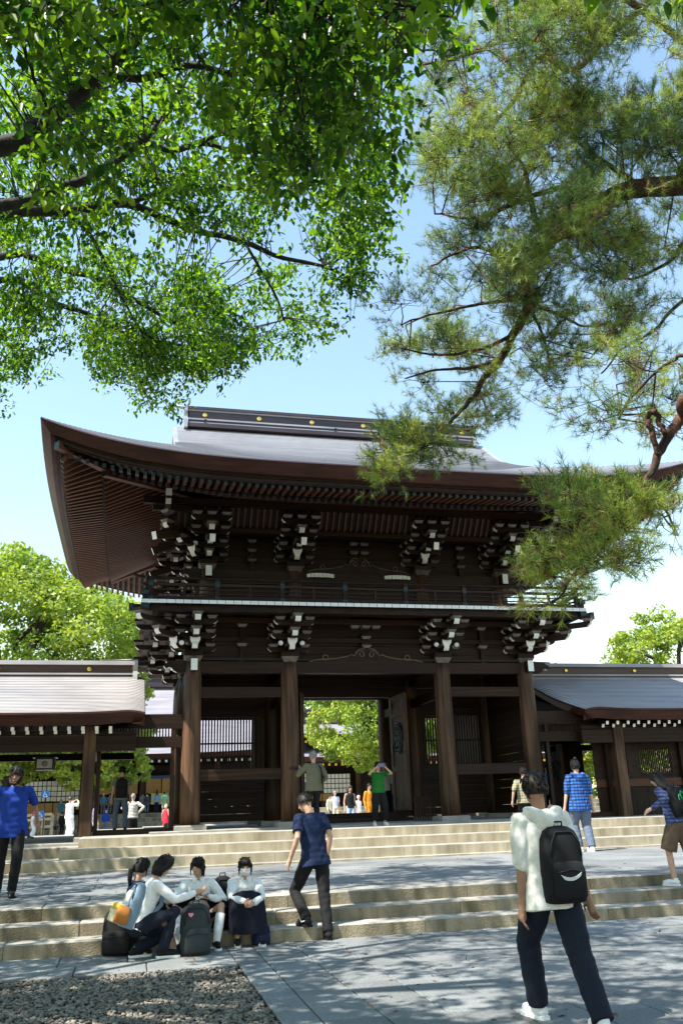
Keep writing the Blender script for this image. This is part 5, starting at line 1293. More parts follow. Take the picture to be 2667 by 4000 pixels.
    def shell(rx, ry, rz_, cut, off=Vector((0, 0, 0)), rows=9):
        vs = []; m = 20
        for i in range(rows+1):
            ph = PI/2-(PI/2-cut)*i/rows if True else 0
            for j in range(m):
                a = 2*PI*j/m; fr = max(0, -math.sin(a)); p2 = ph+(0 if i < rows-3 else .80*fr*(i-rows+4)/4)
                v = Vector((rx*math.cos(p2)*math.cos(a), ry*math.cos(p2)*math.sin(a), rz_*math.sin(p2))); vs.append(hc+off+R3 @ v)
        h.add(vs, [(i*m+j, (i+1)*m+j, (i+1)*m+(j+1) % m, i*m+(j+1) % m) for i in range(rows) for j in range(m)], 0, True)
    if hairstyle != 'cap': shell(.088*s, .106*s, .126*s, -.35 if hairstyle == 'short' else -.55)
    if hairstyle in ('bob', 'long', 'bang', 'pony'):
        for k in range(-5, 6):
            a = k*.19; e = Vector((math.sin(a), math.cos(a), 0)); j = RNG.uniform(-.006, .006)
            def hp_(r, z): return hc+hr*(e.x*.080*r*s)+hf*(e.y*.098*r*s)+hu*z*s
            h.tube([hp_(.45, .114), hp_(.86, .082), hp_(1.0, .058), hp_(1.02, .036+j-.03*(abs(k)/5)**2)], [.014*s, .015*s, .011*s, .003*s], 6)
    if hairstyle == 'bob':
        for k in range(14):
            a = PI*.08+k*(PI*.84)/13-0; v = Vector((math.cos(a)*.082*s, math.sin(a)*.10*s, 0)); q0 = hc+R3 @ v; h.tube([q0+hu*.03*s, q0-hu*.05*s, q0-hu*.125*s+R3 @ (v*-.1)], [.026*s, .028*s, .012*s], 7)
    if hairstyle in ('long',):
        for k in range(14):
            a = PI*.05+k*(PI*.9)/13; v = Vector((math.cos(a)*.082*s, math.sin(a)*.10*s, 0)); q0 = hc+R3 @ v; h.tube([q0+hu*.03*s, q0-hu*.10*s, q0-hu*.24*s-hf*.02*s, q0-hu*.36*s-hf*.01*s], [.026*s, .028*s, .024*s, .008*s], 7)
    if hairstyle == 'pony':
        h.tube([hc-hf*.10*s+hu*.02*s, hc-hf*.14*s-hu*.04*s, hc-hf*.13*s-hu*.16*s, hc-hf*.10*s-hu*.28*s], [.02*s, .034*s, .030*s, .006*s], 9)
        for sg in (-1, 1): h.tube([hc+hr*sg*.078*s+hf*.05*s+hu*.05*s, hc+hr*sg*.084*s+hf*.045*s-hu*.03*s, hc+hr*sg*.080*s+hf*.05*s-hu*.11*s], [.014*s, .012*s, .004*s], 6)
    if hairstyle not in ('cap',) :
        nl = 26 if far else 90
        for k in range(nl):
            v = Vector(RNG.normal(size=3)).normalized()
            if v.z < -.35 or (v.y < -.25 and v.z < .55): continue
            q0 = hc+R3 @ Vector((v.x*.089*s, v.y*.107*s, v.z*.127*s)); tg = (R3 @ Vector((v.x*.5, v.y*.5+.25, -.9))); nn = R3 @ v; tg = (tg-nn*tg.dot(nn)).normalized(); ln_ = RNG.uniform(.03, .06)*s
            h.tube([q0-nn*.006*s, q0+tg*ln_*.5+nn*.004*s, q0+tg*ln_-nn*.004*s], [.010*s, .009*s, .002*s], 5)
    if hairstyle == 'bun': h.ball(hc+hu*.135*s-hf*.03*s, (.036*s,)*3, 10, 8)
    if hairstyle == 'beard':
        h.tube([hc+hr*.072*s+hf*.03*s-hu*.03*s, hc+hr*.055*s+hf*.075*s-hu*.088*s, hc+hf*.098*s-hu*.105*s, hc-hr*.055*s+hf*.075*s-hu*.088*s, hc-hr*.072*s+hf*.03*s-hu*.03*s], [.014*s, .022*s, .026*s, .022*s, .014*s], 8)
    if hairstyle == 'cap':
        pass
    if h.v: part('hair', h, hair, t)
    if hairstyle == 'cap':
        c = MB(); hh, h = h, c; shell(.092*s, .11*s, .128*s, .0); h = hh; part('hat', c, hair, t)
    # ---- shirt
    b = MB(); L = loose
    b.tube([pv-up*(.06+hem)*s, pv+up*.10*s, chest-up*.02*s, chest+up*.09*s, neck-up*.035*s, neck+up*.005*s], [(.132*s*L, .190*s*L*wide), (.115*s*L, .158*s*L*wide), (.118*s*L, .172*s*wide), (.108*s, .175*s*wide), (.075*s, .11*s), (.054*s, .06*s)], n+4)
    for i in (0, 1):
        if bare_shoulder: continue
        pts = [SH[i]-rtS*(i*2-1)*.06*s, SH[i], SH[i].lerp(EL[i], .5)]; rr = [.066*s, .064*s, .060*s*L]
        if sleeve > .5: pts += [EL[i]]; rr += [.050*s*L]
        if sleeve > .75: pts += [EL[i].lerp(WR[i], .5), WR[i]]; rr += [.046*s*L, .036*s]
        elif sleeve <= .5: pts[-1] = SH[i].lerp(EL[i], .72)
        b.tube(pts, rr, n); b.ball(pts[0], .06*s, 8, 6)
        if sleeve > .5: b.ball(EL[i], .050*s*L, 8, 6)
        b.ball(SH[i], .066*s, 8, 6)
    soft('shirt', b, [shirt], t, vox*1.15 if not far else .02, 3, .0030)
    if collar:
        b = MB()
        for sg in (-1, 1):
            a0 = neck+up*.035*s-fwd*.03*s+rtS*sg*.05*s; b.add([neck+up*.03*s+fwd*.058*s+rtS*sg*.012*s, neck+up*.045*s+rtS*sg*.062*s, neck-up*.005*s+rtS*sg*.088*s+fwd*.045*s, neck-up*.045*s+fwd*.082*s+rtS*sg*.050*s], [(0, 1, 2, 3), (3, 2, 1, 0)])
        part('collar', b, [shirt], t)
    if hood:
        b = MB(); b.tube([neck+rtS*.10*s+fwd*.02*s+up*.02*s, neck+rtS*.11*s-fwd*.06*s, neck-fwd*.115*s-up*.075*s, neck-rtS*.11*s-fwd*.06*s, neck-rtS*.10*s+fwd*.02*s+up*.02*s], [.03*s, .05*s, .062*s, .05*s, .03*s], 10); b.ball(neck-fwd*.10*s-up*.07*s, (.10*s, .05*s, .09*s), 12, 8); soft('hood', b, [shirt], t, .012, 4, .002)
    # ---- trousers or skirt
    if legs:
        b = MB(); b.tube([pv-up*.09*s, pv+up*.06*s], [(.108*s, .158*s*wide), (.105*s, .150*s*wide)], n+4); b.ball(pv-up*.04*s, (.155*s*wide, .115*s, .11*s), 14, 8)
        for i in (0, 1):
            end = KN[i].lerp(AN[i], (leglen-.5)*2) if leglen > .5 else HP[i].lerp(KN[i], leglen*2)
            pts = [HP[i]+up*.0, HP[i].lerp(KN[i], .5)]; rr = [.100*s, .088*s*legw]
            if leglen > .5: pts += [KN[i], KN[i].lerp(AN[i], .5) if leglen > .8 else KN[i].lerp(end, .5), end]; rr += [.073*s*legw, .068*s*legw, .062*s*legw]
            else: pts += [end]; rr += [.092*s*legw]
            b.tube(pts, rr, n); b.ball(HP[i], .10*s, 10, 6)
            if leglen > .5: b.ball(KN[i], .072*s*legw, 10, 6)
        soft('trousers', b, [legs], t, vox*1.15 if not far else .02, 3, .0022)
    if skirt:
        mname, ln, fl = skirt; b = MB(); rows = []; kn = (KN[0]+KN[1])/2+Vector((0, -.01, .035)); an = (AN[0]+AN[1])/2; spread = abs(KN[1].x-KN[0].x)/2+.085*s
        path = [(pv+up*.07*s, .150*s, .108*s), (pv-up*.02*s, .178*s, .125*s), (pv.lerp(kn, .35), .19*s, .135*s), (pv.lerp(kn, .7), max(.20*s, spread*.85), .13*s), (kn, max(fl*.8*s, spread), .125*s)]
        if ln < .95: path = path[:4]+[(pv.lerp(kn, .95), max(fl*.8*s, spread), .12*s)]
        if ln > 1: path += [(kn.lerp(an, .25*(ln-.5))+Vector((0, -.02, 0)), max(fl*s, spread*1.05), .14*s), (kn.lerp(an, min(.95, .6*ln-.05)), max(fl*1.1*s, spread*1.1), .17*s)]
        for k, (c, rx0, ry0) in enumerate(path):
            dv = (path[min(k+1, len(path)-1)][0]-path[max(k-1, 0)][0]).normalized(); fr = dv.cross(Vector((1, 0, 0))).normalized(); row = []; f = k/(len(path)-1)
            for j in range(41):
                a = 2*PI*j/40; pl_ = 1+.05*math.sin(a*11)*f; row.append(c+Vector((1, 0, 0))*rx0*pl_*math.cos(a)+fr*ry0*pl_*math.sin(a))
            rows.append(row)
        b.grid(rows); part('skirt', b, mname, t)
    # ---- shoes
    for i in (0, 1):
        F = FT[i]; kd = (KN[i]-AN[i]); ang = math.atan2(0, 1)
        b = MB(); secs = []
        tx = (i*2-1)*.12
        def sp(y, z): return F+Vector((tx*(-y), y, z))*s
        b.tube([sp(.085, .045), sp(.05, .055), sp(-.02, .060), sp(-.09, .045), sp(-.155, .034), sp(-.175, .028)], [(.026*s, .030*s), (.048*s, .036*s), (.045*s, .038*s), (.034*s, .044*s), (.026*s, .040*s), (.014*s, .024*s)], 12); b.tube([sp(.03, .05), sp(.03, .11)], [.044*s, .040*s], 10)
        sh = part('shoe', b, shoes, t)
        if not far or sole:
            q = MB(); loft = [(.09, .03), (.05, .038), (-.02, .037), (-.09, .045), (-.15, .042), (-.18, .025)]
            vs = [sp(y, .0)+Vector((w*s*g, 0, 0)) for y, w in loft for g in (-1, 1)]+[sp(y, .026)+Vector((w*s*g*1.02, 0, 0)) for y, w in loft for g in (-1, 1)]
            fs = []
            for k in range(5):
                a = k*2; fs += [(a, a+1, a+3, a+2), (12+a, 12+a+2, 12+a+3, 12+a+1), (a, a+2, 12+a+2, 12+a), (a+1, 12+a+1, 12+a+3, a+3)]
            fs += [(0, 12, 13, 1), (10, 11, 23, 22)]; q.add(vs, fs); part('sole', q, sole or 'c_black', sh)
        if socks:
            q = MB(); q.tube([AN[i]-Vector((0, 0, .03*s)), AN[i], AN[i].lerp(KN[i], .4), AN[i].lerp(KN[i], .78)], [.044*s, .044*s, .060*s, .062*s], 14); part('sock', q, socks, t)
    t['_j'] = 0; del t['_j']
    return dict(root=t, neck=neck, chest=chest, up=up, fwd=fwd, rt=rt, WR=WR, hc=hc, hf=hf, hr=hr, hu=hu, pv=pv, rz=rz, loc=Vector(loc), s=s)
def wpos(P, v): return P['loc']+Matrix.Rotation(P['rz'], 3, 'Z') @ Vector(v)

def backpack(label, loc, rz, w=.30, h=.46, d=.17, mat='c_black', pocket='c_black', tilt=0.0, straps=True, extra=None, name='backpack', group=None):
    """bag frame: x across, -y = outer face, z up; base at loc"""
    t = put(name, None, None, loc); tag(t, label, 'backpack', group); t.rotation_euler = (tilt, 0, rz); WL[t.name] = Vector((0, 0, 0))
    b = MB(); z = lambda f: h*f
    loft_box(b, [((0, 0, z(0)), w*.42, d*.38), ((0, 0, z(.02)), w*.49, d*.48), ((0, 0, z(.25)), w*.5, d*.52), ((0, 0, z(.6)), w*.49, d*.48), ((0, 0, z(.82)), w*.46, d*.42), ((0, .0, z(.93)), w*.38, d*.32), ((0, .01, z(.985)), w*.24, d*.2), ((0, .01, z(1.0)), w*.1, d*.1)])
    part('bag_body', b, mat, t)
    b = MB(); loft_box(b, [((0, -d*.5, z(.06)), w*.36, d*.14), ((0, -d*.52, z(.10)), w*.40, d*.2), ((0, -d*.52, z(.42)), w*.40, d*.2), ((0, -d*.48, z(.52)), w*.36, d*.13), ((0, -d*.47, z(.54)), w*.2, d*.08)]); part('front_pocket', b, pocket, t)
    b = MB(); b.tube([(-w*.40, -d*.42, z(.60)), (-w*.36, -d*.45, z(.78)), (-w*.2, -d*.36, z(.92)), (w*.2, -d*.36, z(.92)), (w*.36, -d*.45, z(.78)), (w*.40, -d*.42, z(.60))], .006, 6); b.tube([(-w*.36, -d*.69, z(.40)), (0, -d*.73, z(.44)), (w*.36, -d*.69, z(.40))], .005, 6); part('zip', b, 'dark_metal', t)
    b = MB(); b.tube([(-.035, 0, z(.97)), (-.035, 0, z(1.05)), (.035, 0, z(1.05)), (.035, 0, z(.97))], .008, 6); part('handle', b, mat, t)
    if straps:
        for sg in (-1, 1):
            b = MB(); b.tube([(sg*w*.25, d*.4, z(.93)), (sg*w*.30, d*.75, z(1.02)), (sg*w*.33, d*1.35, z(.95)), (sg*w*.36, d*1.55, z(.7)), (sg*w*.42, d*1.1, z(.3)), (sg*w*.44, d*.4, z(.1))], [(.006, .026)]*6, 8); part('strap', b, mat, t)
    if extra: extra(t, w, h, d)
    return t

mat_noise('dry_leaf', (0.10, 0.04, 0.02), (0.22, 0.11, 0.04), (15, 15, 15), 0.8)
def loc2(P, loc, rz): return tuple(Matrix.Rotation(-rz, 3, 'Z') @ (Vector(P)-Vector(loc)))
def dpt(x, y, Y): return at_y(x*DS, y*DS, Y)
def dgz(x, y, z): return at_z(x*DS, y*DS, z)
# ---- man walking away in front, right
a, c = dgz(1236, 2338, 0), dgz(1384, 2378, 0); mid = (a+c)/2; rz = PI+.08
lc = (mid.x, mid.y+.02, 0)
Pm = person('man in light grey hooded tee walking away with a black backpack, nearest at right', lc, rz, 1.80, feet=[loc2(c, lc, rz), loc2(a, lc, rz)], pelvis=(.03, 0, .93), lean=(.03, .06), shirt='c_offwhite', sleeve=.6, legs='c_darkblue', shoes='c_white', sole='c_white', skin='skin_tan',
            hair='hair_black', hairstyle='short', hood=True, loose=1.12, hem=.08, legw=1.2, wrists=[(-.27, .04, .80), (.27, -.03, .80)], face=False, vox=.0075, wide=1.05)
def streak(t, w, h, d):
    b = MB()
    for k in range(4): b.tube([(w*.27*u, -d*(.745-.05*u*u), h*(.335-.011*k+.055*u*u+.02*u)) for u in np.linspace(-1+.08*k, 1-.05*k, 11)], .0022, 5)
    part('white_arc_mark', b, 'c_white', t)
q = wpos(Pm, (0, .14, .93)); backpack('black backpack with a white arc mark worn by the man walking away', (q.x, q.y, q.z-.10), rz+PI, .33, .54, .19, 'c_black', 'c_black', extra=streak)
# ---- man in navy tee stepping up
a, c = dgz(703, 2128, .157), dgz(752, 2158, 0); rz = PI+.30; lc = (2.33, 11.85, 0)
pvr = Vector(dpt(723, 1966, 11.95))
Pr = person('man in navy tee and black trousers striding up the lower steps', lc, rz, 1.78, feet=[loc2(c, lc, rz), loc2(a, lc, rz)], pelvis=loc2(pvr, lc, rz), lean=(.04, .16), head=(.35, .45), shirt='c_navy', sleeve=.5, legs='c_black', shoes='c_black', sole='c_black', hairstyle='short', face=False,
            wrists=[(-.24, -.02, .93), (.25, -.10, .95)], vox=.0075, loose=1.08, hem=.06)
b = MB(); fx, fy, fz_ = loc2(a, lc, rz)
b.tube([(fx+.045, fy+.05, .157+.075), (fx+.052, fy-.02, .157+.055), (fx+.048, fy-.08, .157+.085)], [.004, .009, .003], 6); part('shoe_swoosh', b, 'c_white', Pr['root'])
# ---- man in royal blue tee at the left edge
lc = tuple(dgz(14, 2062, .475)); rz = .12
person('bearded man in royal blue tee and black shorts at the left edge of the picture', lc, rz, 1.80, feet=[(-.13, .28, 0), (.07, -.02, 0)], head=(-.15, .30), lean=(0, .05), shirt='c_royal', sleeve=.6, legs='c_black', leglen=1.0, shoes='c_black', sole='c_black', skin='skin_tan', hairstyle='beard', wrists=[(-.27, -.1, .93), (.36, .12, 1.02)], loose=1.1, hem=.10, wide=1.08, vox=.010)
# ---- pupil squatting with a grey-blue backpack
lc = (.34, 11.22, 0); rz = PI/2+.12
Pk = person('pupil in white shirt and dark trousers squatting with back half turned on the paving', lc, rz, 1.66, feet=[(-.10, -.12, 0), (.12, .16, 0)], pelvis=(.0, .17, .36), lean=(0, .38), head=(.25, .05), shirt='c_white', legs='c_darkblue', shoes='c_black', sole='c_white', hairstyle='bob', face=False, wrists=[(-.12, -.46, .66), (.14, -.44, .62)], vox=.009, collar=True, knee_out=.05)
q = wpos(Pk, (-.02, .32, .47))
def pouch(t, w, h, d):
    b = MB(); loft_box(b, [((-.02, -d*.75, h*.03), .13, .05), ((-.02, -d*.78, h*.06), .145, .07), ((-.02, -d*.78, h*.30), .145, .07), ((-.02, -d*.76, h*.34), .13, .05)]); part('cream_pouch', b, 'c_cream', t)
    b = MB(); loft_box(b, [((-.02, -d*.78, h*.30), .148, .073), ((-.02, -d*.78, h*.42), .14, .065), ((-.02, -d*.74, h*.45), .10, .04)]); part('yellow_flap', b, 'c_yellow', t)
    b = MB(); loft_box(b, [((.13, -d*.68, h*.04), .035, .075), ((.14, -d*.68, h*.22), .042, .085), ((.13, -d*.66, h*.42), .03, .06)]); part('orange_side', b, 'c_rust', t)
    b = MB(); loft_box(b, [((0, -d*.5, h*.50), w*.30, d*.1), ((0, -d*.52, h*.68), w*.30, d*.12), ((0, -d*.46, h*.78), w*.2, d*.05)]); part('white_panel', b, 'c_offwhite', t)
backpack('grey-blue backpack with a yellow and cream pouch worn by the squatting pupil', (q.x, q.y, q.z-.14), rz+PI+.15, .30, .50, .18, 'c_slate', 'c_slate', tilt=-.36, extra=pouch)
# ---- pupil behind, mostly hidden
p = dpt(318, 1985, 11.85); lc = (p.x, 11.85, 0); rz = PI/2+.35
Pb = person('pupil with a long black ponytail sitting half hidden behind the squatting one', lc, rz, 1.58, feet=[(-.10, -.30, 0), (.10, -.32, 0)], pelvis=(0, .05, .30), lean=(0, .10), head=(.0, .1), shirt='c_navy', legs=None, skirt=('c_skirt', .9, .26), shoes='c_black', hairstyle='pony', face=False, wrists=[(-.1, -.3, .5), (.1, -.3, .5)], vox=.011)
# ---- girl reading a sheet
lc = (.90, 11.94, 0)
Pf = person('girl in white school shirt sitting on the steps holding a folded sheet', lc, -.05, 1.60, feet=[(-.21, -.40, 0), (.22, -.40, 0)], pelvis=(0, .04, .275), lean=(0, .13), head=(-.5, .12), shirt='c_white', legs=None, skirt=('c_skirt', .8, .27), shoes='c_black', sole='c_white', socks='c_white', hairstyle='pony', wrists=[(-.09, -.30, .60), (.11, -.27, .565)], vox=.008, collar=True, knee_out=.35, elbow_pole=[(-1, .2, -.5), (1, .2, -.5)], grips=(.7, .7), loose=1.06)
q = wpos(Pf, (.005, -.36, .63)); pp = thing('paper_sheet', 'folded white paper held by the girl sitting on the steps', 'paper', q)
b = MB(); b.grid([[(q.x-.045+.03*i, q.y-.01*((i+j) % 2), q.z-.09+.06*j+.01*i) for i in range(4)] for j in range(4)], smooth=False); b.grid([[(q.x-.02+.03*i, q.y-.03-.008*(i % 2), q.z-.05+.05*j+.015*i) for i in range(3)] for j in range(3)], smooth=False); part('sheet', b, 'c_white', pp)
b = MB(); b.tube([Pf['WR'][1]+Vector((.034*math.cos(a), .02*math.sin(a), .034*math.sin(a))) for a in np.linspace(0, 2*PI, 13)], .006, 6); part('wristwatch', b, 'dark_metal', Pf['root'])
# ---- girl with a face mask
lc = (1.475, 11.97, 0)
Pg = person('girl in white school shirt and face mask sitting with clasped hands', lc, .02, 1.58, feet=[(-.12, -.33, 0), (.15, -.35, 0)], pelvis=(0, .04, .27), lean=(0, .20), head=(-.05, .08), shirt='c_white', legs=None, skirt=('c_skirt', 1.5, .22), shoes='c_black', sole='c_offwhite', hairstyle='pony', wrists=[(-.045, -.46, .50), (.05, -.45, .48)], vox=.008, collar=True, elbow_pole=[(-1, .5, -.3), (1, .5, -.3)], grips=(.6, .5), loose=1.06)
b = MB(); hc, hf, hr, hu, s_ = Pg['hc'], Pg['hf'], Pg['hr'], Pg['hu'], Pg['s']; rows = []
for j in range(6):
    f = j/5; rows.append([hc+hf*(.094-.040*(i/4-1)**2+.018*math.sin(f*PI)-.012*f)*s_+hr*(i/4-1)*(.070-.012*f)*s_+hu*(-.008-.095*f)*s_ for i in range(9)])
b.grid(rows); 
for sg in (-1, 1): b.tube([hc+hr*sg*.068*s_+hf*.055*s_-hu*.02*s_, hc+hr*sg*.082*s_+hf*.01*s_-hu*.0*s_], .0025, 5)
part('face_mask', b, 'c_white', Pg['root'])
# ---- bags by the pupils
def heart(t, w, h, d):
    b = MB(); R = .030; cz = h*.80; yy = -d*.50
    pr = [(R*.062*16*math.sin(u)**3, R*.062*(13*math.cos(u)-5*math.cos(2*u)-2*math.cos(3*u)-math.cos(4*u))) for u in np.linspace(0, 2*PI, 24)[:-1]]
    b.prism(pr, yy-.004, yy+.02, lambda u, v, k: (-w*.20+u, k-.004, cz+v)); part('heart_badge', b, 'c_pink', t)
    b = MB(); b.box(-w*.5-.004, -w*.5+.004, -.03, .02, h*.28, h*.42); part('white_tag', b, 'c_white', t)
p = dgz(449, 2195, 0); backpack('dark grey backpack with a heart badge standing in front of the seated girl', (p.x, p.y+.10, 0), .08, .36, .54, .24, 'c_charcoal', 'c_charcoal', extra=heart, straps=False)
p = dgz(275, 2196, 0); backpack('bulky black backpack resting on the paving left of the squatting pupil', (p.x, p.y+.12, 0), -.35, .42, .50, .26, 'c_black', 'c_black', straps=False)
p = dpt(513, 2160, 11.98); backpack('tall black backpack leaning on the steps between the two seated girls', (p.x, 12.0, .157), .15, .27, .62, .18, 'c_black', 'c_black', tilt=-.1, straps=False)
p = dgz(606, 2172, 0); backpack('small navy bag on the paving right of the girl with the mask', (p.x-.02, p.y+.10, 0), .1, .22, .24, .16, 'c_navy', 'c_navy', straps=False)

# ---- people around the gate
def headH(x, y, Y, z): return dpt(x, y, Y), dpt(x, y, Y).z-z
p, H = headH(1310, 1748, 18.7, .475); person('man with a topknot in blue plaid hooded shirt seen from behind on the terrace', (p.x+.1, 18.7, .475), PI, min(H, 1.92), feet=[(-.1, .12, 0), (.08, -.10, 0)], shirt='c_plaid', sleeve=.62, legs='c_jean', shoes='c_white', sole='c_white', hairstyle='bun', face=False, hood=True, loose=1.15, hem=.12, legw=1.3, wide=1.12, vox=.012, wrists=[(-.31, -.02, .95), (.34, -.05, .95)])
p, H = headH(1190, 1766, 19.6, .72); Po = person('man in olive checked shirt climbing the upper steps', (p.x+.1, 19.6, .72), PI-.35, H, feet=[(-.1, .12, 0), (.1, -.05, .0)], head=(-.3, 0), shirt='c_olivecheck', sleeve=.62, legs='c_black', hairstyle='short', face=False, loose=1.12, wide=1.1, vox=.012, wrists=[(-.28, 0, .82), (.30, .12, .86)])
q = wpos(Po, (-.24, .0, .78)); hb = thing('black_handbag', 'black bag carried by the man in the olive shirt', 'bag', (q.x, q.y, q.z)); b = MB(); loft_box(b, [((q.x, q.y, q.z-.22), .12, .05), ((q.x, q.y, q.z-.19), .14, .06), ((q.x, q.y, q.z-.04), .13, .05), ((q.x, q.y, q.z-.02), .1, .03)]); part('bag_body', b, 'c_black', hb); b = MB(); b.tube([(q.x-.08, q.y, q.z-.03), (q.x-.04, q.y, q.z+.08), (q.x+.04, q.y, q.z+.08), (q.x+.08, q.y, q.z-.03)], .008, 6); part('handle', b, 'c_black', hb)
# woman at the right edge hurrying up the steps
p = dpt(1532, 1800, 12.35); fo = dpt(1572, 2075, 12.35); rz = PI+.45; lc = (p.x+.02, 12.3, .315)
Pw = person('long haired woman with dark patterned top and brown shorts at the right edge', lc, rz, 1.64, feet=[(-.10, .28, -.157), (.10, -.12, .0)], lean=(-.05, .32), head=(.1, .2), shirt='c_bluepattern', sleeve=.9, legs='c_brown', leglen=.5, legw=1.35, shoes='c_white', sole='c_white', hairstyle='long', face=False, wrists=[(-.28, .05, .98), (.42, -.12, 1.08)], vox=.011, loose=1.15)
def curls(t, w, h, d):
    b = MB()
    for cx_, cz_, R in ((-.28, .55, .10), (-.05, .62, .13), (.2, .6, .09), (-.2, .3, .12), (.12, .25, .10), (.28, .40, .07)): b.tube([(w*cx_+R*w*.9*math.cos(u)*(1-.05*u), -d*(.56 if cz_ > .54 else .76), h*cz_+R*h*1.2*math.sin(u)*(1-.05*u)) for u in np.linspace(.4, 5.6, 14)], .006, 5)
    part('green_curls', b, 'c_neon', t)
cloth('c_neon', (.02, .55, .16))
q = wpos(Pw, (.0, .12, .95)); backpack('black backpack with neon green curls worn by the woman at the right edge', tuple(q), rz+PI, .32, .46, .18, 'c_black', 'c_black', tilt=-.2, extra=curls)
# woman photographing, in the gate
p, H = headH(866, 1752, 21.5, 1.11); Pn = person('woman in green tee and black trousers raising a phone in the gateway', (p.x, 21.5, 1.11), .05, H, shirt='c_green', sleeve=.5, legs='c_black', legw=1.35, leglen=.92, shoes='c_white', sole='c_white', hairstyle='pony', feet=[(-.13, 0, 0), (.13, -.02, 0)], wrists=[(-.12, -.26, 1.56*H/1.7), (.12, -.26, 1.56*H/1.7)], elbow_pole=[(-1, -.2, -.6), (1, -.2, -.6)], vox=.012, wide=1.08, loose=1.1, grips=(.8, .8))
q = wpos(Pn, (0, -.33, 1.62*H/1.7)); ph = thing('phone', 'purple phone held up by the woman in the green tee', 'phone', q); b = MB(); b.box(q.x-.085, q.x+.085, q.y-.006, q.y+.006, q.z-.042, q.z+.042); part('phone_case', b, 'c_purple', ph); b = MB(); b.ball((q.x+.055, q.y-.008, q.z+.02), (.012, .004, .012), 8, 6); part('lens', b, 'dark_metal', ph)
# photographer with his back to us
p, H = headH(719, 1727, 21.2, 1.11); rz = PI+.35; Pp = person('grey haired man in khaki shirt with a camera, his back turned, in the gateway', (p.x, 21.2, 1.11), rz, H, shirt='c_khaki', sleeve=1.0, legs='c_black', hair='hair_grey', hairstyle='short', face=False, loose=1.15, wide=1.1, hem=.05, wrists=[(-.26, -.10, 1.0), (.20, -.32, 1.32*H/1.7)], vox=.012)
b = MB(); n_, c_, u_, f_, r_ = Pp['neck'], Pp['chest'], Pp['up'], Pp['fwd'], Pp['rt']; b.tube([n_+r_*-.10-u_*.02, n_-f_*.13+r_*-.12-u_*.1, c_-f_*.15+r_*-.13-u_*.05, c_-f_*.15+r_*-.14-u_*.3], [(.008, .022)]*4, 8); part('camera_strap', b, 'c_black', Pp['root'])
q = wpos(Pp, (.24, -.42, 1.36*H/1.7)); cmr = thing('camera', 'black camera held by the man in the khaki shirt', 'camera', q); b = MB(); loft_box(b, [((q.x, q.y, q.z-.045), .065, .03), ((q.x, q.y, q.z+.03), .065, .03), ((q.x, q.y, q.z+.055), .02, .02)]); part('camera_body', b, 'dark_metal', cmr); b = MB(); b.tube([(q.x-.03, q.y, q.z), (q.x-.14, q.y+.05, q.z)], [.033, .036], 12); part('lens', b, 'dark_metal', cmr)
# man with a black backpack in the side doorway
p, H = headH(490, 1752, 25.9, 1.11)
p = at_y(835/1.742, 2500+868/1.742, 23.6); H = p.z-1.152; Pd = person('man in grey-green tee with a black backpack standing in the side doorway', (p.x, 23.6, 1.152), PI+.05, H, shirt='c_sage', sleeve=.5, legs='c_jean', hairstyle='short', face=False, vox=.013, loose=1.1, feet=[(-.13, .05, 0), (.12, -.05, 0)], hem=.05)
q = wpos(Pd, (0, .11, .80)); backpack('black backpack worn by the man in the side doorway', tuple(q), PI+.05+PI, .30, .46, .16, 'c_black', 'c_black')

# ---- people in the courtyard
def far(label, hx, hy, Y, zf, rz=0.0, **k):
    p = at_y(hx, hy, Y); H = p.z-zf; k.setdefault('face', False); return person(label, (p.x, Y, zf), rz, max(1.15, min(H, 1.85)), far=True, group=None, **k)
def r5(x, y): return x/1.742, 2500+y/1.742
def g2(x, y): return 1080+x/3.136, 2900+y/3.136
CZ = .62
far('woman in black tank top and denim shorts in the sun beyond the gate', *g2(893, 535), 36.3, CZ, .1, shirt='c_black', sleeve=0, bare_shoulder=True, legs='c_denim', leglen=.4, hair='hair_brown', hairstyle='long', face=True)
far('person in white shirt and cap right behind the woman in the tank top', *g2(1000, 655), 42, CZ, .6, shirt='c_white', sleeve=.5, legs='c_offwhite', hair='c_white', hairstyle='cap')
far('man in blue and white shirt with beige trousers in the courtyard', *g2(712, 600), 47, CZ, .1, shirt='c_whiteblue', sleeve=.5, legs='c_beige', hair='hair_grey')
far('person in cream top with a yellow bag in the courtyard', *g2(645, 640), 47, CZ, .8, shirt='c_cream', sleeve=.8, legs='c_jean')
far('person in orange top partly behind the woman in green', *g2(1125, 450), 38, CZ, .4, shirt='c_orange', sleeve=.9, legs='c_orange')
far('person in white cap and pale shirt behind the woman in green, at the door', *g2(1320, 255), 26.5, 1.152, PI, shirt='c_offwhite', sleeve=.6, legs='c_black', hair='c_lightblue', hairstyle='cap')
far('person in pale blue shirt left of the second gate column', *g2(285, 400), 30.5, 1.152, PI, shirt='c_lightblue', sleeve=.6, legs='c_black')
far('woman in black and white striped top and grey beanie with hands on hips', *r5(910, 1050), 32.5, CZ, PI, shirt='c_stripe', sleeve=.9, legs=None, skirt=('c_black', 1.4, .24), hair='c_grey', hairstyle='cap', wrists=[(-.2, .02, .98), (.2, .02, .98)], elbow_pole=[(-1, .5, 0), (1, .5, 0)], loose=1.1)
far('fair haired woman in a red dress beyond the side doorway', *r5(1130, 1120), 44, CZ, PI*.8, shirt='c_red', sleeve=0, bare_shoulder=True, legs=None, skirt=('c_red', 1.7, .30), hair='hair_blond', hairstyle='bob')
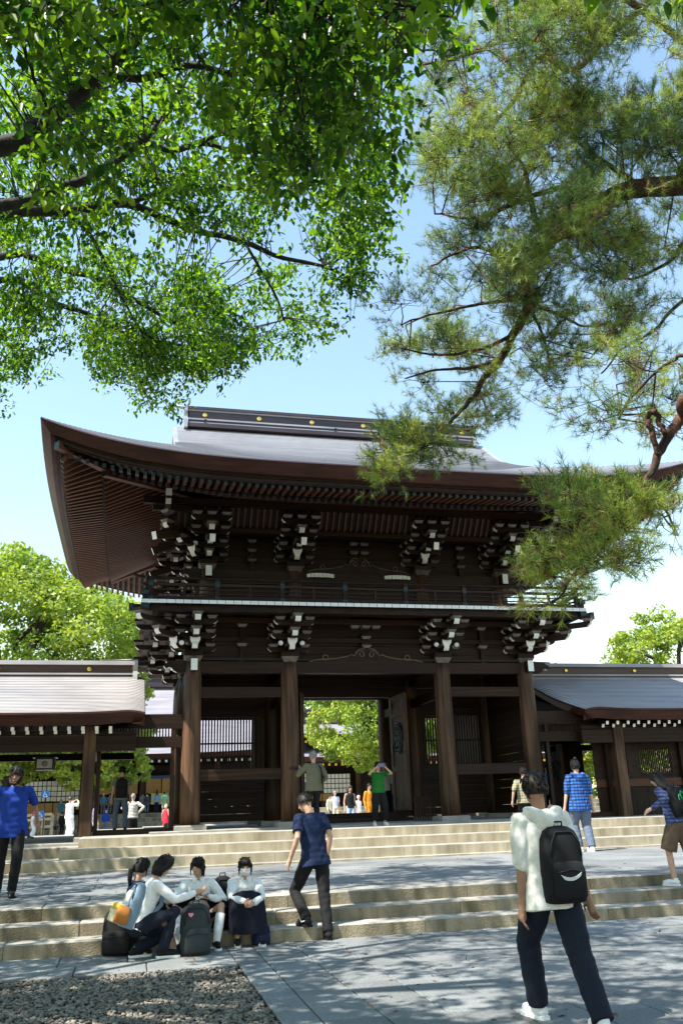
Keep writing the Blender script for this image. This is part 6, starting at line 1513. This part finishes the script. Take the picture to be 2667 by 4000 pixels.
far('man all in white raising both arms to take a picture', *r5(482, 1068), 38, CZ, PI*.75, shirt='c_white', sleeve=.9, legs='c_white', legw=1.15, loose=1.2, wrists=[(-.12, -.3, 1.5), (.12, -.3, 1.5)], elbow_pole=[(-1, 0, -.5), (1, 0, -.5)], hair='hair_brown', shoes='c_brown')
far('woman with pink hair in a long white dress', *r5(230, 1168), 47, CZ, PI*.6, shirt='c_white', sleeve=.5, legs=None, skirt=('c_white', 1.8, .30), hair='hair_pink', hairstyle='long', shoes='c_black')
far('person in grey with a white bag walking behind the man in royal blue', *r5(172, 1040), 27.5, .986, PI*.5, shirt='c_grey', sleeve=.8, legs='c_purple', feet=[(-.1, .2, 0), (.1, -.2, 0)], shoes='c_grey')
far('backpacker in beige shorts and blue top by the hall steps', *r5(418, 1085), 53.0, 1.0, PI, shirt='c_teal', sleeve=.5, legs='c_beige', leglen=.5, hair='c_grey', hairstyle='cap')
far('person in dark suit standing near the hall steps', *r5(425, 1195), 48, CZ, 2.5, shirt='c_black', legs='c_black')
far('seated elderly person in grey with a stick near the ramp', *r5(370, 1225), 48, CZ, .2, shirt='c_grey', legs='c_charcoal', pelvis=(0, .05, .5), feet=[(-.1, -.3, 0), (.1, -.3, 0)], hair='hair_grey')
far('person in violet shirt at the left of the side doorway', *r5(655, 1100), 33, CZ, PI*.6, shirt='c_purple', sleeve=.6, legs='c_offwhite', leglen=.55)
far('child in blue jacket and cap before the hall steps', *r5(725, 1150), 47, CZ, 2.7, shirt='c_royal', sleeve=1.0, legs='c_jean', hair='c_royal', hairstyle='cap')
far('person in pale blue shirt on the hall steps, left of the backpack man', *r5(706, 1070), 55.5, 1.6, PI, shirt='c_teal', sleeve=.6, legs='c_jean', hair='c_beige', hairstyle='cap')
far('person with pink backpack straps on the hall steps', *r5(750, 1055), 55.6, 1.6, PI, shirt='c_purple', sleeve=.5, legs='c_sage')
far('person in light grey top by the hall platform', *r5(972, 1085), 56.0, 1.6, 2.8, shirt='c_grey', sleeve=.8, legs='c_jean')
far('person with dark backpack on the hall platform', *r5(1003, 1070), 55.8, 1.6, PI, shirt='c_charcoal', sleeve=.8, legs='c_jean')
far('person in blue shirt on the hall platform', *r5(1068, 1090), 56.0, 1.6, PI, shirt='c_lightblue', sleeve=.6, legs='c_navy')
far('person in mint green shirt at the right of the hall platform', *r5(1120, 1050), 55.8, 1.6, PI, shirt='c_mint', sleeve=.6, legs='c_offwhite')
far('person in blue cap and shirt seen through the right side door', *(1750+655/1.71, 2500+835/1.71), 28, .986, 2.6, shirt='c_lightblue', sleeve=.6, legs='c_black', hair='c_navy', hairstyle='cap')
finish_people()
# a few fallen leaves on the stone
nf = 260; fxy = np.stack([RNG.uniform(-3, 9, nf), RNG.uniform(6.8, 11.6, nf), np.full(nf, .006)], 1); fxy[170:, 1] = RNG.uniform(13, 19, 90); fxy[170:, 2] = .481
dd = norm(RNG.normal(size=(nf, 3))*np.array([1, 1, .12])); uu = norm(np.array([0, 0, 1.0])+RNG.normal(size=(nf, 3))*.15); uu = norm(uu-dd*np.sum(uu*dd, 1, keepdims=True))
Vf, Ff = leaves_mesh(fxy, dd, uu, RNG.uniform(.03, .07, nf)); litter = stuff(put('fallen_leaves', fast_mesh('fallen_leaves', Vf, Ff, 'dry_leaf'), None)); tag(litter, 'scattered dry fallen leaves on the stone paving', 'leaves')
